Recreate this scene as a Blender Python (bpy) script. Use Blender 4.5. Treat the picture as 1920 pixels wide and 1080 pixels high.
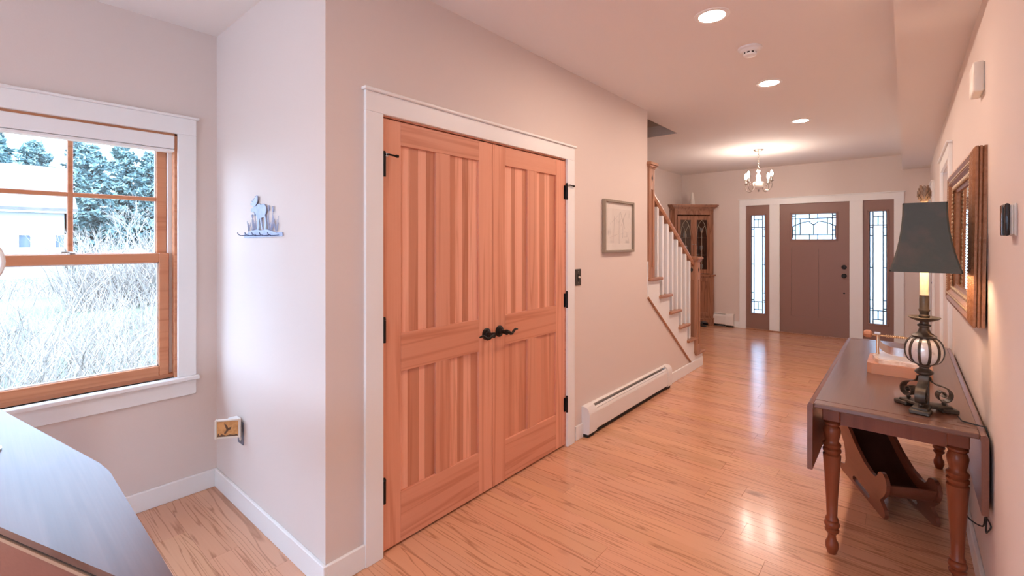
import bpy, bmesh, math, random
from mathutils import Vector, Matrix
random.seed(7)
PI = math.pi
for o in list(bpy.data.objects): bpy.data.objects.remove(o)
scene = bpy.context.scene
C = scene.collection

# ------------------------------------------------------------------ camera
FP, TH, V0, CH = 869.5, 0.7047, 454.5, 1.455      # focal length in px (1920 wide), yaw, horizon row, eye height
cam = bpy.data.objects.new('camera', bpy.data.cameras.new('camera')); C.objects.link(cam)
cam.location = (0, 0, CH); cam.rotation_euler = (PI/2, 0, TH)
cam.data.sensor_width = 36; cam.data.lens = FP/1920*36
cam.data.shift_y = -(540-V0)/1920; cam.data.clip_start = .02; cam.data.clip_end = 400
scene.camera = cam
# ------------------------------------------------------------------ world, sun, exposure
world = bpy.data.worlds.new('world'); scene.world = world; world.use_nodes = True
bg = world.node_tree.nodes['Background']
bg.inputs[0].default_value = (.50, .71, 1.0, 1); bg.inputs[1].default_value = 5.4
sun = bpy.data.objects.new('sun', bpy.data.lights.new('sun', 'SUN')); C.objects.link(sun)
sun.data.energy = 3.6; sun.data.angle = .01; sun.data.color = (1, .95, .88)
sun.rotation_euler = Vector((-.34, .76, -.55)).to_track_quat('-Z', 'Y').to_euler()
LAMP = (1.0, .77, .63)
CAN_W, BULB_W, TABLE_W = 128, 110, 65
vs = scene.view_settings
vs.view_transform = 'Standard'; vs.look = 'None'; vs.gamma = 1; vs.use_curve_mapping = False; vs.exposure = 1.43

# ------------------------------------------------------------------ pixel helpers (a pixel gives a direction; a plane gives the distance)
cT, sT = math.cos(TH), math.sin(TH)
def ray(u, v):
    k = (u-960)/FP
    return k*cT-sT, k*sT+cT, -(v-V0)/FP
def onX(u, v, X): r = ray(u, v); t = X/r[0]; return r[1]*t, CH+r[2]*t
def onY(u, v, Y): r = ray(u, v); t = Y/r[1]; return r[0]*t, CH+r[2]*t
def onZ(u, v, Z): r = ray(u, v); t = (Z-CH)/r[2]; return r[0]*t, r[1]*t

# ------------------------------------------------------------------ room dimensions
XL, XW, XR, YA, YF, H = -1.854, -3.157, .245, .974, 8.53, 2.69     # closet wall, window wall, right wall, alcove wall, front wall, ceiling
YE = 4.145                                                         # closet wall end (stairs begin)
SOF, SOX = 2.48, -.043                                             # soffit height and left face

# ------------------------------------------------------------------ materials
MATS = {}
def nodes(name):
    m = bpy.data.materials.new(name); m.use_nodes = True; MATS[name] = m
    nt = m.node_tree
    return m, nt, nt.nodes['Principled BSDF']
def N(nt, t, **kw):
    n = nt.nodes.new(t)
    for k, v in kw.items(): setattr(n, k, v)
    return n
def bumpit(nt, b, scale, strength, stretch=(1, 1, 1), dist=.01):
    tc = N(nt, 'ShaderNodeTexCoord'); mp = N(nt, 'ShaderNodeMapping'); mp.inputs['Scale'].default_value = stretch
    nz = N(nt, 'ShaderNodeTexNoise'); nz.inputs['Scale'].default_value = scale; nz.inputs['Detail'].default_value = 3
    bp = N(nt, 'ShaderNodeBump'); bp.inputs['Strength'].default_value = strength; bp.inputs['Distance'].default_value = dist
    nt.links.new(tc.outputs['Object'], mp.inputs[0]); nt.links.new(mp.outputs[0], nz.inputs['Vector'])
    nt.links.new(nz.outputs['Fac'], bp.inputs['Height']); nt.links.new(bp.outputs[0], b.inputs['Normal'])
    return nz
def pm(name, col, rough=.5, metal=0, bump=None, var=None, coat=0, spec=.5):
    m, nt, b = nodes(name)
    b.inputs['Base Color'].default_value = (*col, 1); b.inputs['Roughness'].default_value = rough
    b.inputs['Metallic'].default_value = metal; b.inputs['Coat Weight'].default_value = coat
    b.inputs['Specular IOR Level'].default_value = spec
    nz = bumpit(nt, b, *bump) if bump else None
    if var:
        col2, sc, lo, hi = var
        tc = N(nt, 'ShaderNodeTexCoord'); n2 = N(nt, 'ShaderNodeTexNoise'); n2.inputs['Scale'].default_value = sc; n2.inputs['Detail'].default_value = 5
        rp = N(nt, 'ShaderNodeValToRGB'); rp.color_ramp.elements[0].position = lo; rp.color_ramp.elements[1].position = hi
        rp.color_ramp.elements[0].color = (*col, 1); rp.color_ramp.elements[1].color = (*col2, 1)
        nt.links.new(tc.outputs['Object'], n2.inputs['Vector']); nt.links.new(n2.outputs['Fac'], rp.inputs[0])
        nt.links.new(rp.outputs[0], b.inputs['Base Color'])
    return m
def wood(name, c1, c2, axis='z', cross=9., along=.6, rings=9., rough=.35, line=.5, coat=0., fibre=.25, knots=False, bump=.05, thin=.45, spec=.5):
    """plain-sawn wood: contour lines of a stretched noise, fine fibres, per-object offset and tint (object colour)"""
    m, nt, b = nodes(name)
    L = nt.links.new
    tc = N(nt, 'ShaderNodeTexCoord'); oi = N(nt, 'ShaderNodeObjectInfo')
    sc = {'x': (along, cross, cross), 'y': (cross, along, cross), 'z': (cross, cross, along)}[axis]
    mp = N(nt, 'ShaderNodeMapping'); mp.inputs['Scale'].default_value = sc
    L(tc.outputs['Object'], mp.inputs[0])
    w = N(nt, 'ShaderNodeMath', operation='MULTIPLY'); w.inputs[1].default_value = 61.7; L(oi.outputs['Random'], w.inputs[0])
    nz = N(nt, 'ShaderNodeTexNoise', noise_dimensions='4D'); nz.inputs['Scale'].default_value = 1; nz.inputs['Detail'].default_value = 2.5; nz.inputs['Distortion'].default_value = .5
    L(mp.outputs[0], nz.inputs['Vector']); L(w.outputs[0], nz.inputs['W'])
    mu = N(nt, 'ShaderNodeMath', operation='MULTIPLY'); mu.inputs[1].default_value = rings; L(nz.outputs['Fac'], mu.inputs[0])
    pp = N(nt, 'ShaderNodeMath', operation='PINGPONG'); pp.inputs[1].default_value = 1; L(mu.outputs[0], pp.inputs[0])
    rp = N(nt, 'ShaderNodeValToRGB'); e = rp.color_ramp.elements
    e[0].position = 0; e[0].color = (line, line*.88, line*.80, 1); e[1].position = thin; e[1].color = (1, 1, 1, 1)
    L(pp.outputs[0], rp.inputs[0])
    fs = N(nt, 'ShaderNodeMapping'); fs.inputs['Scale'].default_value = {'x': (3, 160, 160), 'y': (160, 3, 160), 'z': (160, 160, 3)}[axis]
    L(tc.outputs['Object'], fs.inputs[0])
    fn = N(nt, 'ShaderNodeTexNoise', noise_dimensions='4D'); fn.inputs['Scale'].default_value = 1; fn.inputs['Detail'].default_value = 3
    L(fs.outputs[0], fn.inputs['Vector']); L(w.outputs[0], fn.inputs['W'])
    mx = N(nt, 'ShaderNodeMix', data_type='RGBA'); mx.inputs['A'].default_value = (*c1, 1); mx.inputs['B'].default_value = (*c2, 1)
    fr = N(nt, 'ShaderNodeMath', operation='MULTIPLY_ADD'); fr.inputs[1].default_value = fibre*2.2; fr.inputs[2].default_value = .5-fibre*1.1
    L(fn.outputs['Fac'], fr.inputs[0]); L(fr.outputs[0], mx.inputs['Factor'])
    m1 = N(nt, 'ShaderNodeMix', data_type='RGBA', blend_type='MULTIPLY'); m1.inputs['Factor'].default_value = 1
    L(mx.outputs['Result'], m1.inputs['A']); L(rp.outputs[0], m1.inputs['B'])
    m2 = N(nt, 'ShaderNodeMix', data_type='RGBA', blend_type='MULTIPLY'); m2.inputs['Factor'].default_value = 1
    L(m1.outputs['Result'], m2.inputs['A']); L(oi.outputs['Color'], m2.inputs['B'])
    last = m2.outputs['Result']
    if knots:
        vo = N(nt, 'ShaderNodeTexVoronoi'); vo.inputs['Scale'].default_value = 1
        km = N(nt, 'ShaderNodeMapping'); km.inputs['Scale'].default_value = (1.15, 2.2, 2.2); L(tc.outputs['Object'], km.inputs[0])
        cb = N(nt, 'ShaderNodeCombineXYZ'); L(w.outputs[0], cb.inputs[0]); L(w.outputs[0], cb.inputs[1])
        ad = N(nt, 'ShaderNodeVectorMath', operation='ADD'); L(km.outputs[0], ad.inputs[0]); L(cb.outputs[0], ad.inputs[1])
        L(ad.outputs[0], vo.inputs['Vector'])
        kr = N(nt, 'ShaderNodeValToRGB'); ke = kr.color_ramp.elements
        ke[0].position = .02; ke[0].color = (.12, .06, .04, 1); ke[1].position = .085; ke[1].color = (1, 1, 1, 1)
        L(vo.outputs['Distance'], kr.inputs[0])
        m3 = N(nt, 'ShaderNodeMix', data_type='RGBA', blend_type='MULTIPLY'); m3.inputs['Factor'].default_value = .85
        L(last, m3.inputs['A']); L(kr.outputs[0], m3.inputs['B']); last = m3.outputs['Result']
    L(last, b.inputs['Base Color'])
    b.inputs['Specular IOR Level'].default_value = spec
    b.inputs['Roughness'].default_value = rough; b.inputs['Coat Weight'].default_value = coat; b.inputs['Coat Roughness'].default_value = .12
    bp = N(nt, 'ShaderNodeBump'); bp.inputs['Strength'].default_value = bump; bp.inputs['Distance'].default_value = .003
    L(fn.outputs['Fac'], bp.inputs['Height']); L(bp.outputs[0], b.inputs['Normal'])
    return m
def emit(name, col, s):
    m, nt, b = nodes(name); nt.nodes.remove(b)
    e = N(nt, 'ShaderNodeEmission'); e.inputs[0].default_value = (*col, 1); e.inputs[1].default_value = s
    nt.links.new(e.outputs[0], nt.nodes['Material Output'].inputs[0]); return m
def glass(name, col=(1, 1, 1), gloss=.06, rough=.0, trans=0.):
    """window glass: straight transmission, a weak mirror, optionally some milky scatter"""
    m, nt, b = nodes(name); nt.nodes.remove(b); L = nt.links.new
    t = N(nt, 'ShaderNodeBsdfTransparent'); t.inputs[0].default_value = (*col, 1)
    g = N(nt, 'ShaderNodeBsdfGlossy'); g.inputs['Roughness'].default_value = rough
    x = N(nt, 'ShaderNodeMixShader'); x.inputs[0].default_value = gloss; L(g.outputs[0], x.inputs[2])
    if trans:
        d = N(nt, 'ShaderNodeBsdfTranslucent'); d.inputs[0].default_value = (*col, 1)
        y = N(nt, 'ShaderNodeMixShader'); y.inputs[0].default_value = trans; L(t.outputs[0], y.inputs[1]); L(d.outputs[0], y.inputs[2]); L(y.outputs[0], x.inputs[1])
    else: L(t.outputs[0], x.inputs[1])
    L(x.outputs[0], nt.nodes['Material Output'].inputs[0]); return m

WALL = pm('wall_paint', (.785, .675, .615), .75, bump=(90, .03), spec=.3)
CEIL = pm('ceiling_paint', (.88, .84, .815), .85, bump=(120, .03), spec=.2)
TRIM = pm('trim_white', (.90, .89, .87), .38)
HEAT = pm('heater_enamel', (.84, .79, .75), .35)
FIR = wood('fir', (.86, .42, .275), (.76, .32, .195), 'z', 16, .5, 7, .32, .84, fibre=.3)
FIRH = wood('fir_horizontal', (.86, .42, .275), (.76, .32, .195), 'y', 16, .5, 7, .32, .84, fibre=.3)
SASH = wood('sash_fir', (.72, .33, .17), (.58, .23, .11), 'y', 16, .5, 7, .4, .85)
OAKF = wood('oak_floor', (.74, .40, .255), (.68, .345, .205), 'x', 13, .7, 19, .2, .66, thin=.30, coat=.25, fibre=.3, knots=True)
OAK = wood('oak_stair', (.52, .26, .15), (.40, .18, .095), 'z', 20, .9, 8, .34, .75)
OAKX = wood('oak_tread', (.52, .26, .15), (.40, .18, .095), 'y', 20, .9, 8, .3, .75)
CAB = wood('cabinet_oak', (.42, .20, .115), (.30, .125, .07), 'z', 14, 1.2, 9, .4, .6)
DOORB = pm('door_brown', (.30, .165, .125), .42, bump=(40, .06, (1, 1, .12)))
TBL = wood('table_cherry', (.29, .075, .028), (.21, .05, .02), 'z', 12, .8, 5, .34, .85, spec=.35)
TBT = wood('table_top', (.17, .075, .05), (.11, .048, .032), 'y', 9, .6, 6, .3, .8, coat=.35, fibre=.4)
CRD = wood('cradle_wood', (.26, .085, .045), (.19, .06, .032), 'x', 12, .8, 5, .35, .85)
CRDD = wood('cradle_board', (.075, .028, .02), (.05, .018, .014), 'x', 10, .8, 5, .35, .85)
CON = wood('console_wood', (.20, .10, .075), (.12, .055, .04), 'x', 9, .7, 6, .36, .75, spec=.24)
BLOCK = wood('block_wood', (.56, .27, .16), (.47, .21, .12), 'x', 12, 1, 5, .4, .85)
BLACK = pm('black_bronze', (.022, .018, .016), .34, .7)
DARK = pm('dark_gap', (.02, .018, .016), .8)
BRONZE = pm('lamp_bronze', (.12, .095, .07), .42, .55, var=((.055, .045, .035), 22, .35, .65))
PLATE = pm('bronze_plate', (.085, .07, .06), .4, .6)
IVORY = pm('ivory_plastic', (.80, .74, .66), .4)
WHITEP = pm('white_plastic', (.84, .82, .80), .4)
BRASS = pm('brass', (.70, .50, .32), .3, .9)
STEEL = pm('brushed_steel', (.66, .62, .60), .28, .95, bump=(8, .2, (1, 1, 60)))
NICKEL = pm('antique_nickel', (.42, .36, .31), .35, .85)
CERAM = pm('cream_ceramic', (.80, .74, .68), .35)
MERC = pm('mercury_glass', (.80, .78, .75), .22, .3, var=((.50, .45, .40), 45, .58, .8), bump=(60, .12))
SHADE = pm('shade_leather', (.065, .075, .065), .5, 0, bump=(60, .2), var=((.10, .085, .07), 14, .5, .75))
SHADEIN = pm('shade_lining', (.75, .70, .60), .8)
CANDLE = pm('candle_sleeve', (.85, .66, .47), .5)
GOLD = pm('gilt_wood', (.36, .175, .092), .4, .45, bump=(160, .35, (1, 1, 1), .01), var=((.27, .12, .06), 55, .48, .75))
GILT = pm('gilt_carving', (.62, .48, .32), .3, .65, bump=(160, .4, (1, 1, 1), .01), var=((.30, .19, .11), 70, .5, .75))
MIRR = pm('mirror_silver', (.9, .9, .9), .015, 1)
MOOSE = pm('blue_steel', (.40, .45, .62), .5, .1, var=((.30, .35, .52), 30, .4, .7))
PINE = pm('pine_needles', (.13, .21, .215), .9, var=((.17, .26, .25), .8, .4, .65))
BARK = pm('bark', (.06, .05, .045), .9)
TWIG = pm('pale_twigs', (.22, .20, .18), .9)
GRASS = pm('dry_grass', (.12, .118, .10), 1, var=((.075, .095, .06), .12, .42, .6))
BARNW = pm('barn_white', (.34, .34, .34), .8, bump=(1.2, .3, (.05, .05, 9)))
ROOF = pm('roof_shingle', (.13, .125, .12), .9, var=((.10, .098, .095), 2.5, .4, .6))
BPANE = pm('barn_pane', (.10, .13, .18), .15)
CLEAR = glass('clear_glass')
FROST = glass('obscure_glass', (.60, .64, .66), .05, .15, .6)
CABG = glass('cabinet_glass', (.75, .72, .70), .08)
LEAD = pm('lead_came', (.16, .17, .17), .45, .6)
CAME = pm('brass_came', (.50, .38, .28), .45, .4)
PAPER = pm('drawing_paper', (.80, .74, .68), .7, var=((.60, .55, .51), 9, .56, .70))
MATB = pm('mat_board', (.84, .78, .72), .7)
PEWT = pm('pewter_frame', (.36, .30, .235), .42, .55)
STONE = pm('stone_plate', (.78, .66, .58), .35, var=((.52, .36, .28), 16, .45, .65))
AMBER = pm('amber_print', (.74, .40, .15), .5, var=((.55, .26, .08), 28, .45, .65))
SILH = pm('dark_print', (.14, .075, .04), .6)
SHADEW = pm('shade_fabric', (.90, .885, .87), .8)
RUBBER = pm('black_rubber', (.012, .012, .012), .55)
CANE = emit('can_glow', LAMP, CAN_W)
BULBE = emit('bulb_glow', (1, .83, .71), BULB_W)
TBLE = emit('table_bulb_glow', (1, .68, .45), TABLE_W)
GLASSY = pm('crystal', (.75, .76, .78), .08, .0, spec=1)

# ------------------------------------------------------------------ mesh helpers
class MB:
    def __init__(s): s.bm = bmesh.new()
    def box(s, x0, x1, y0, y1, z0, z1, bev=0, seg=1):
        vs_ = [s.bm.verts.new((x, y, z)) for z in (z0, z1) for x, y in ((x0, y0), (x1, y0), (x1, y1), (x0, y1))]
        fs = [(3, 2, 1, 0), (4, 5, 6, 7), (0, 1, 5, 4), (1, 2, 6, 5), (2, 3, 7, 6), (3, 0, 4, 7)]
        faces = [s.bm.faces.new([vs_[i] for i in f]) for f in fs]
        if bev:
            ed = list({e for f in faces for e in f.edges})
            bmesh.ops.bevel(s.bm, geom=ed, offset=bev, segments=seg, affect='EDGES', profile=.5)
        return s
    def prism(s, pts, axis, a0, a1):
        def P(p, a):
            return {'x': (a, p[0], p[1]), 'y': (p[0], a, p[1]), 'z': (p[0], p[1], a)}[axis]
        A = [s.bm.verts.new(P(p, a0)) for p in pts]; B = [s.bm.verts.new(P(p, a1)) for p in pts]
        n = len(pts)
        fs = [s.bm.faces.new(A[::-1]), s.bm.faces.new(B)]
        for i in range(n): fs.append(s.bm.faces.new((A[i], A[(i+1) % n], B[(i+1) % n], B[i])))
        bmesh.ops.recalc_face_normals(s.bm, faces=fs)
        return s
    def lathe(s, prof, c=(0, 0, 0), seg=20, axis='z', sx=1, sy=1):
        rings = []
        def P(r, z, t):
            a, b_ = r*math.cos(t)*sx, r*math.sin(t)*sy
            p = {'z': (a, b_, z), 'x': (z, a, b_), 'y': (b_, z, a)}[axis]
            return (p[0]+c[0], p[1]+c[1], p[2]+c[2])
        for r, z in prof:
            if r < 1e-5: rings.append([s.bm.verts.new(P(0, z, 0))])
            else: rings.append([s.bm.verts.new(P(r, z, 2*PI*i/seg)) for i in range(seg)])
        fs = []
        for A, B in zip(rings, rings[1:]):
            for i in range(seg):
                j = (i+1) % seg
                if len(A) == 1 and len(B) == 1: continue
                if len(A) == 1: fs.append(s.bm.faces.new((A[0], B[j], B[i])))
                elif len(B) == 1: fs.append(s.bm.faces.new((A[i], A[j], B[0])))
                else: fs.append(s.bm.faces.new((A[i], A[j], B[j], B[i])))
        if len(rings[0]) > 1: fs.append(s.bm.faces.new(rings[0][::-1]))
        if len(rings[-1]) > 1: fs.append(s.bm.faces.new(rings[-1]))
        bmesh.ops.recalc_face_normals(s.bm, faces=fs)
        return s
    def tube(s, pts, r, seg=8, flat=None):
        pts = [Vector(p) for p in pts]; n = len(pts); rings = []
        rr = r if isinstance(r, (list, tuple)) else [r]*n
        up = Vector((0, 0, 1)); prev = None
        for i, p in enumerate(pts):
            t = (pts[min(i+1, n-1)]-pts[max(i-1, 0)]).normalized()
            if prev is None:
                a = t.cross(up)
                if a.length < .05: a = t.cross(Vector((0, 1, 0)))
                a.normalize()
            else:
                a = (prev-t*prev.dot(t))
                a.normalize()
            b_ = t.cross(a); prev = a
            fa, fb = (1, 1) if not flat else flat
            rings.append([s.bm.verts.new(p+a*(math.cos(2*PI*k/seg)*rr[i]*fa)+b_*(math.sin(2*PI*k/seg)*rr[i]*fb)) for k in range(seg)])
        for A, B in zip(rings, rings[1:]):
            for k in range(seg): s.bm.faces.new((A[k], A[(k+1) % seg], B[(k+1) % seg], B[k]))
        s.bm.faces.new(rings[0][::-1]); s.bm.faces.new(rings[-1])
        return s
    def band(s, pts, w, th, wdir):
        """flat strap following pts, wide along wdir"""
        pts = [Vector(p) for p in pts]; wd = Vector(wdir).normalized()*w/2; n = len(pts); R = []
        for i, p in enumerate(pts):
            t = (pts[min(i+1, n-1)]-pts[max(i-1, 0)]).normalized(); nn = t.cross(wd).normalized()*th/2
            R.append([s.bm.verts.new(q) for q in (p+wd+nn, p-wd+nn, p-wd-nn, p+wd-nn)])
        for A, B in zip(R, R[1:]):
            for k in range(4): s.bm.faces.new((A[k], A[(k+1) % 4], B[(k+1) % 4], B[k]))
        s.bm.faces.new(R[0][::-1]); s.bm.faces.new(R[-1])
        return s
    def torus(s, c, R, r, axis='z', seg=16, ts=6, sx=1, sy=1):
        g = []
        for i in range(seg):
            t = 2*PI*i/seg; row = []
            for k in range(ts):
                q = 2*PI*k/ts; rad = R+r*math.cos(q); a, b_, h = rad*math.cos(t)*sx, rad*math.sin(t)*sy, r*math.sin(q)
                p = {'z': (a, b_, h), 'x': (h, a, b_), 'y': (a, h, b_)}[axis]
                row.append(s.bm.verts.new((p[0]+c[0], p[1]+c[1], p[2]+c[2])))
            g.append(row)
        for i in range(seg):
            for k in range(ts):
                s.bm.faces.new((g[i][k], g[(i+1) % seg][k], g[(i+1) % seg][(k+1) % ts], g[i][(k+1) % ts]))
        return s
    def xf(s, M):
        s.bm.transform(M); return s
    def build(s, name, mat, parent=None, smooth=False, loc=None, rz=0, **tags):
        bmesh.ops.recalc_face_normals(s.bm, faces=s.bm.faces[:])
        me = bpy.data.meshes.new(name); s.bm.to_mesh(me); s.bm.free()
        if smooth:
            me.polygons.foreach_set('use_smooth', [True]*len(me.polygons))
            me.set_sharp_from_angle(angle=math.radians(38))
        me.materials.append(mat)
        return link(name, me, parent, loc, rz, **tags)
def link(name, me, parent=None, loc=None, rz=0, **tags):
    o = bpy.data.objects.new(name, me); C.objects.link(o)
    if loc: o.location = loc
    o.rotation_euler.z = rz
    if parent: o.parent = parent
    for k, v in tags.items():
        if k == 'color': o.color = (*v, 1)
        else: o['category' if k == 'cat' else k] = v
    return o
def thing(name, label, cat, loc=(0, 0, 0), rz=0, group=None, kind=None):
    o = bpy.data.objects.new(name, None); C.objects.link(o); o.empty_display_size = .05
    o.location = loc; o.rotation_euler.z = rz
    if label: o['label'] = label
    if cat: o['category'] = cat
    if group: o['group'] = group
    if kind: o['kind'] = kind
    return o
def struct(name, mb, mat, label=None, parent=None, smooth=False):
    t = {} if parent else {'kind': 'structure'}
    if label: t['label'] = label
    return mb.build(name, mat, parent, smooth, **t)
def tone(a=1., j=.06):
    f = a*(1+random.uniform(-j, j)); return (f, f, f)

# ================================================================== ROOM SHELL
# floor: slab plus single boards laid across the hall
fl = struct('floor', MB().box(XW-.1, 3.2, -3.7, 9.2, -.06, -.012), pm('subfloor', (.34, .18, .10), .4), 'honey oak plank floor of hall and alcove')
PW = .127
def plank(x0, x1, y0, y1):
    m = MB(); g = .0003
    x0 += g; x1 -= g; y0 += g; y1 -= g; b = .0007
    lo, mi, hi = -.012, -b, 0
    hx, hy = (x1-x0)/2, (y1-y0)/2
    rows = [[(-hx, -hy, lo), (hx, -hy, lo), (hx, hy, lo), (-hx, hy, lo)], [(-hx, -hy, mi), (hx, -hy, mi), (hx, hy, mi), (-hx, hy, mi)],
            [(-hx+b, -hy+b, hi), (hx-b, -hy+b, hi), (hx-b, hy-b, hi), (-hx+b, hy-b, hi)]]
    V = [[m.bm.verts.new(p) for p in r] for r in rows]
    for A, B in zip(V, V[1:]):
        for i in range(4): m.bm.faces.new((A[i], A[(i+1) % 4], B[(i+1) % 4], B[i]))
    m.bm.faces.new(V[2])
    f = random.choice((.93, .96, 1, 1, 1.02, 1.05))
    m.build('floor_plank', OAKF, fl, loc=((x0+x1)/2, (y0+y1)/2, 0), color=(f, f*random.uniform(.95, 1.0), f*random.uniform(.9, 1)))
y = -.3
while y < YF:
    y1 = min(y+PW, YF)
    xa = XW if (y < YA-.02 or y > 5.66) else XL-.06
    x = xa-random.uniform(0, 1.2)
    while x < XR:
        ln = random.uniform(.9, 2.1); e = min(x+ln, XR)
        if e > xa+.02 and e-max(x, xa) > .04: plank(max(x, xa), e, y, y1)
        x = e
    y = y1
MB().box(XW, 3.1, -3.6, -.3, -.012, 0).build('floor_plank', OAKF, fl)
MB().box(XR, 3.1, -.3, .48, -.012, 0).build('floor_plank', OAKF, fl)

# ceiling with the stairwell opening, soffit along the right wall
YS = 5.21
struct('ceiling', MB().box(XW-.1, 3.2, -3.7, YA+.12, H, H+.12).box(XL-.12, 3.2, YA+.12, YS, H, H+.12).box(XW-.1, 3.2, YS, YF+.12, H, H+.12), CEIL, 'plain painted hall ceiling with a stairwell opening')
struct('soffit', MB().box(SOX, XR, .6, YF, SOF, H), CEIL, 'dropped ceiling soffit running along the right wall')
# window wall (X = XW) with the window opening, continues as the left wall of the entry
WY0, WY1, WZ0, WZ1 = -.09, .775, .69, 2.07
m = MB()
m.box(XW-.16, XW, -3.7, WY0, 0, H).box(XW-.16, XW, WY1, YF+.12, 0, H).box(XW-.16, XW, WY0, WY1, 0, WZ0).box(XW-.16, XW, WY0, WY1, WZ1, H)
struct('wall_left', m, WALL, 'beige painted outer wall with the alcove window')
struct('wall_alcove', MB().box(XW, XL, YA, YA+.12, 0, H), WALL, 'pale wall holding the moose key rack, lit by daylight')
# closet wall, with door opening; runs on as a low wedge under the stair stringer
DY0, DY1, DZ = 1.236, 2.778, 2.052
m = MB()
m.box(XL-.12, XL, YA+.12, DY0, 0, H).box(XL-.12, XL, DY1, YE, 0, H).box(XL-.12, XL, DY0, DY1, DZ, H)
m.prism([(YE, 0), (5.40, 0), (5.40, .02), (YE, .945)], 'x', XL-.12, XL)
struct('wall_closet', m, WALL, 'pink beige wall around the closet doors')
struct('wall_closet_back', MB().box(XL-.75, XL-.72, YA+.12, 3.2, 0, H), WALL)
# front wall with openings for the entry unit
FX0, FX1, FZ = -2.072, -.118, 2.075
m = MB()
m.box(XW, FX0, YF, YF+.14, 0, H).box(FX1, XR+.12, YF, YF+.14, 0, H).box(FX0, FX1, YF, YF+.14, FZ, H)
struct('wall_front', m, WALL, 'pink beige end wall around the front door')
# right wall with two door openings
RD = [(4.56, 5.50), (7.24, 8.15)]
m = MB(); yy = .6
for a, b_ in RD: m.box(XR, XR+.12, yy, a, 0, H).box(XR, XR+.12, a, b_, 2.06, H); yy = b_
m.box(XR, XR+.12, yy, YF, 0, H)
struct('wall_right', m, WALL, 'beige wall carrying the gilt mirror')
# the living room behind the camera: closed shell, unseen windows sized for fill light
struct('wall_return', MB().box(XR, 3.2, .48, .6, 0, H), WALL)
m = MB(); xs = [XW, -2.4, -1.7, -.9, -.2, .8, 1.5, 3.2]
for i in range(0, 7):
    if i % 2 == 0: m.box(xs[i], xs[i+1], -3.7, -3.58, 0, H)
    else: m.box(xs[i], xs[i+1], -3.7, -3.58, 0, .6).box(xs[i], xs[i+1], -3.7, -3.58, 2.1, H)
struct('wall_back', m, WALL)
struct('wall_side', MB().box(3.2, 3.32, -3.7, .6, 0, H), WALL)
# stairwell shaft above the ceiling
m = MB()
m.box(XW, XL-.12, YS, YS+.1, H+.12, 4.6).box(XL-.12, XL, YA+.12, YS+.1, H+.12, 4.6).box(XW-.1, XW, YA, YS+.1, H, 4.6).box(XW, XL, YA, YA+.12, H, 4.6)
struct('wall_stairwell', m, WALL)
struct('ceiling_stairwell', MB().box(XW-.1, XL, YA, YS+.1, 4.6, 4.7), CEIL)

# baseboards
BH, BT = .105, .016
def base(name, x0, x1, y0, y1): struct(name, MB().box(x0, x1, y0, y1, 0, BH, .003), TRIM, None)
base('baseboard_left', XW, XW+BT, -3.5, YA)
base('baseboard_alcove', XW+BT, XL+BT, YA-BT, YA)
base('baseboard_closet', XL, XL+BT, YA, 1.154)
base('baseboard_heater_side', XL, XL+BT, 2.887, 2.985)
base('baseboard_stair', XL, XL+BT, 4.575, 5.665)
base('baseboard_front', -2.245, -2.163, YF-BT, YF)
base('baseboard_right', XR-BT, XR, .62, 4.45)
base('baseboard_right_far', XR-BT, XR, 5.61, 7.13)
base('baseboard_front_right', -.024, XR-BT, YF-BT, YF)

# ================================================================== CLOSET DOORS
def casing_x(name, X, dy0, dy1, z1, w, th, sgn, wtop=.095, label=None):
    """flat casing with a small cap on a wall whose face is X; sgn = direction into the room"""
    a, b_ = sorted((X, X+sgn*th))
    t = thing(name, label, None, (0, 0, 0), kind='structure')
    MB().box(a, b_, dy0-w, dy0, 0, z1, .002).build('side_casing', TRIM, t)
    MB().box(a, b_, dy1, dy1+w, 0, z1, .002).build('side_casing', TRIM, t)
    MB().box(a, b_, dy0-w, dy1+w, z1, z1+wtop, .002).build('head_casing', TRIM, t)
    a2, b2 = sorted((X, X+sgn*(th+.014)))
    MB().box(a2, b2, dy0-w-.012, dy1+w+.012, z1+wtop, z1+wtop+.014, .003).build('cap_moulding', TRIM, t)
    return t
casing_x('trim_1', XL, DY0+.008, DY1-.008, 2.046, .092, .02, 1, .092, 'white flat casing framing the closet doors')
jamb = MB().box(XL-.12, XL-.001, DY0-.0, DY0+.012, 0, DZ).box(XL-.12, XL-.001, DY1-.012, DY1, 0, DZ).box(XL-.12, XL-.001, DY0, DY1, DZ-.012, DZ).box(XL-.06, XL-.045, DY0+.012, DY0+.03, 0, DZ-.012)
struct('trim_2', jamb, FIRH, 'fir door jamb inside the closet casing')

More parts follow.
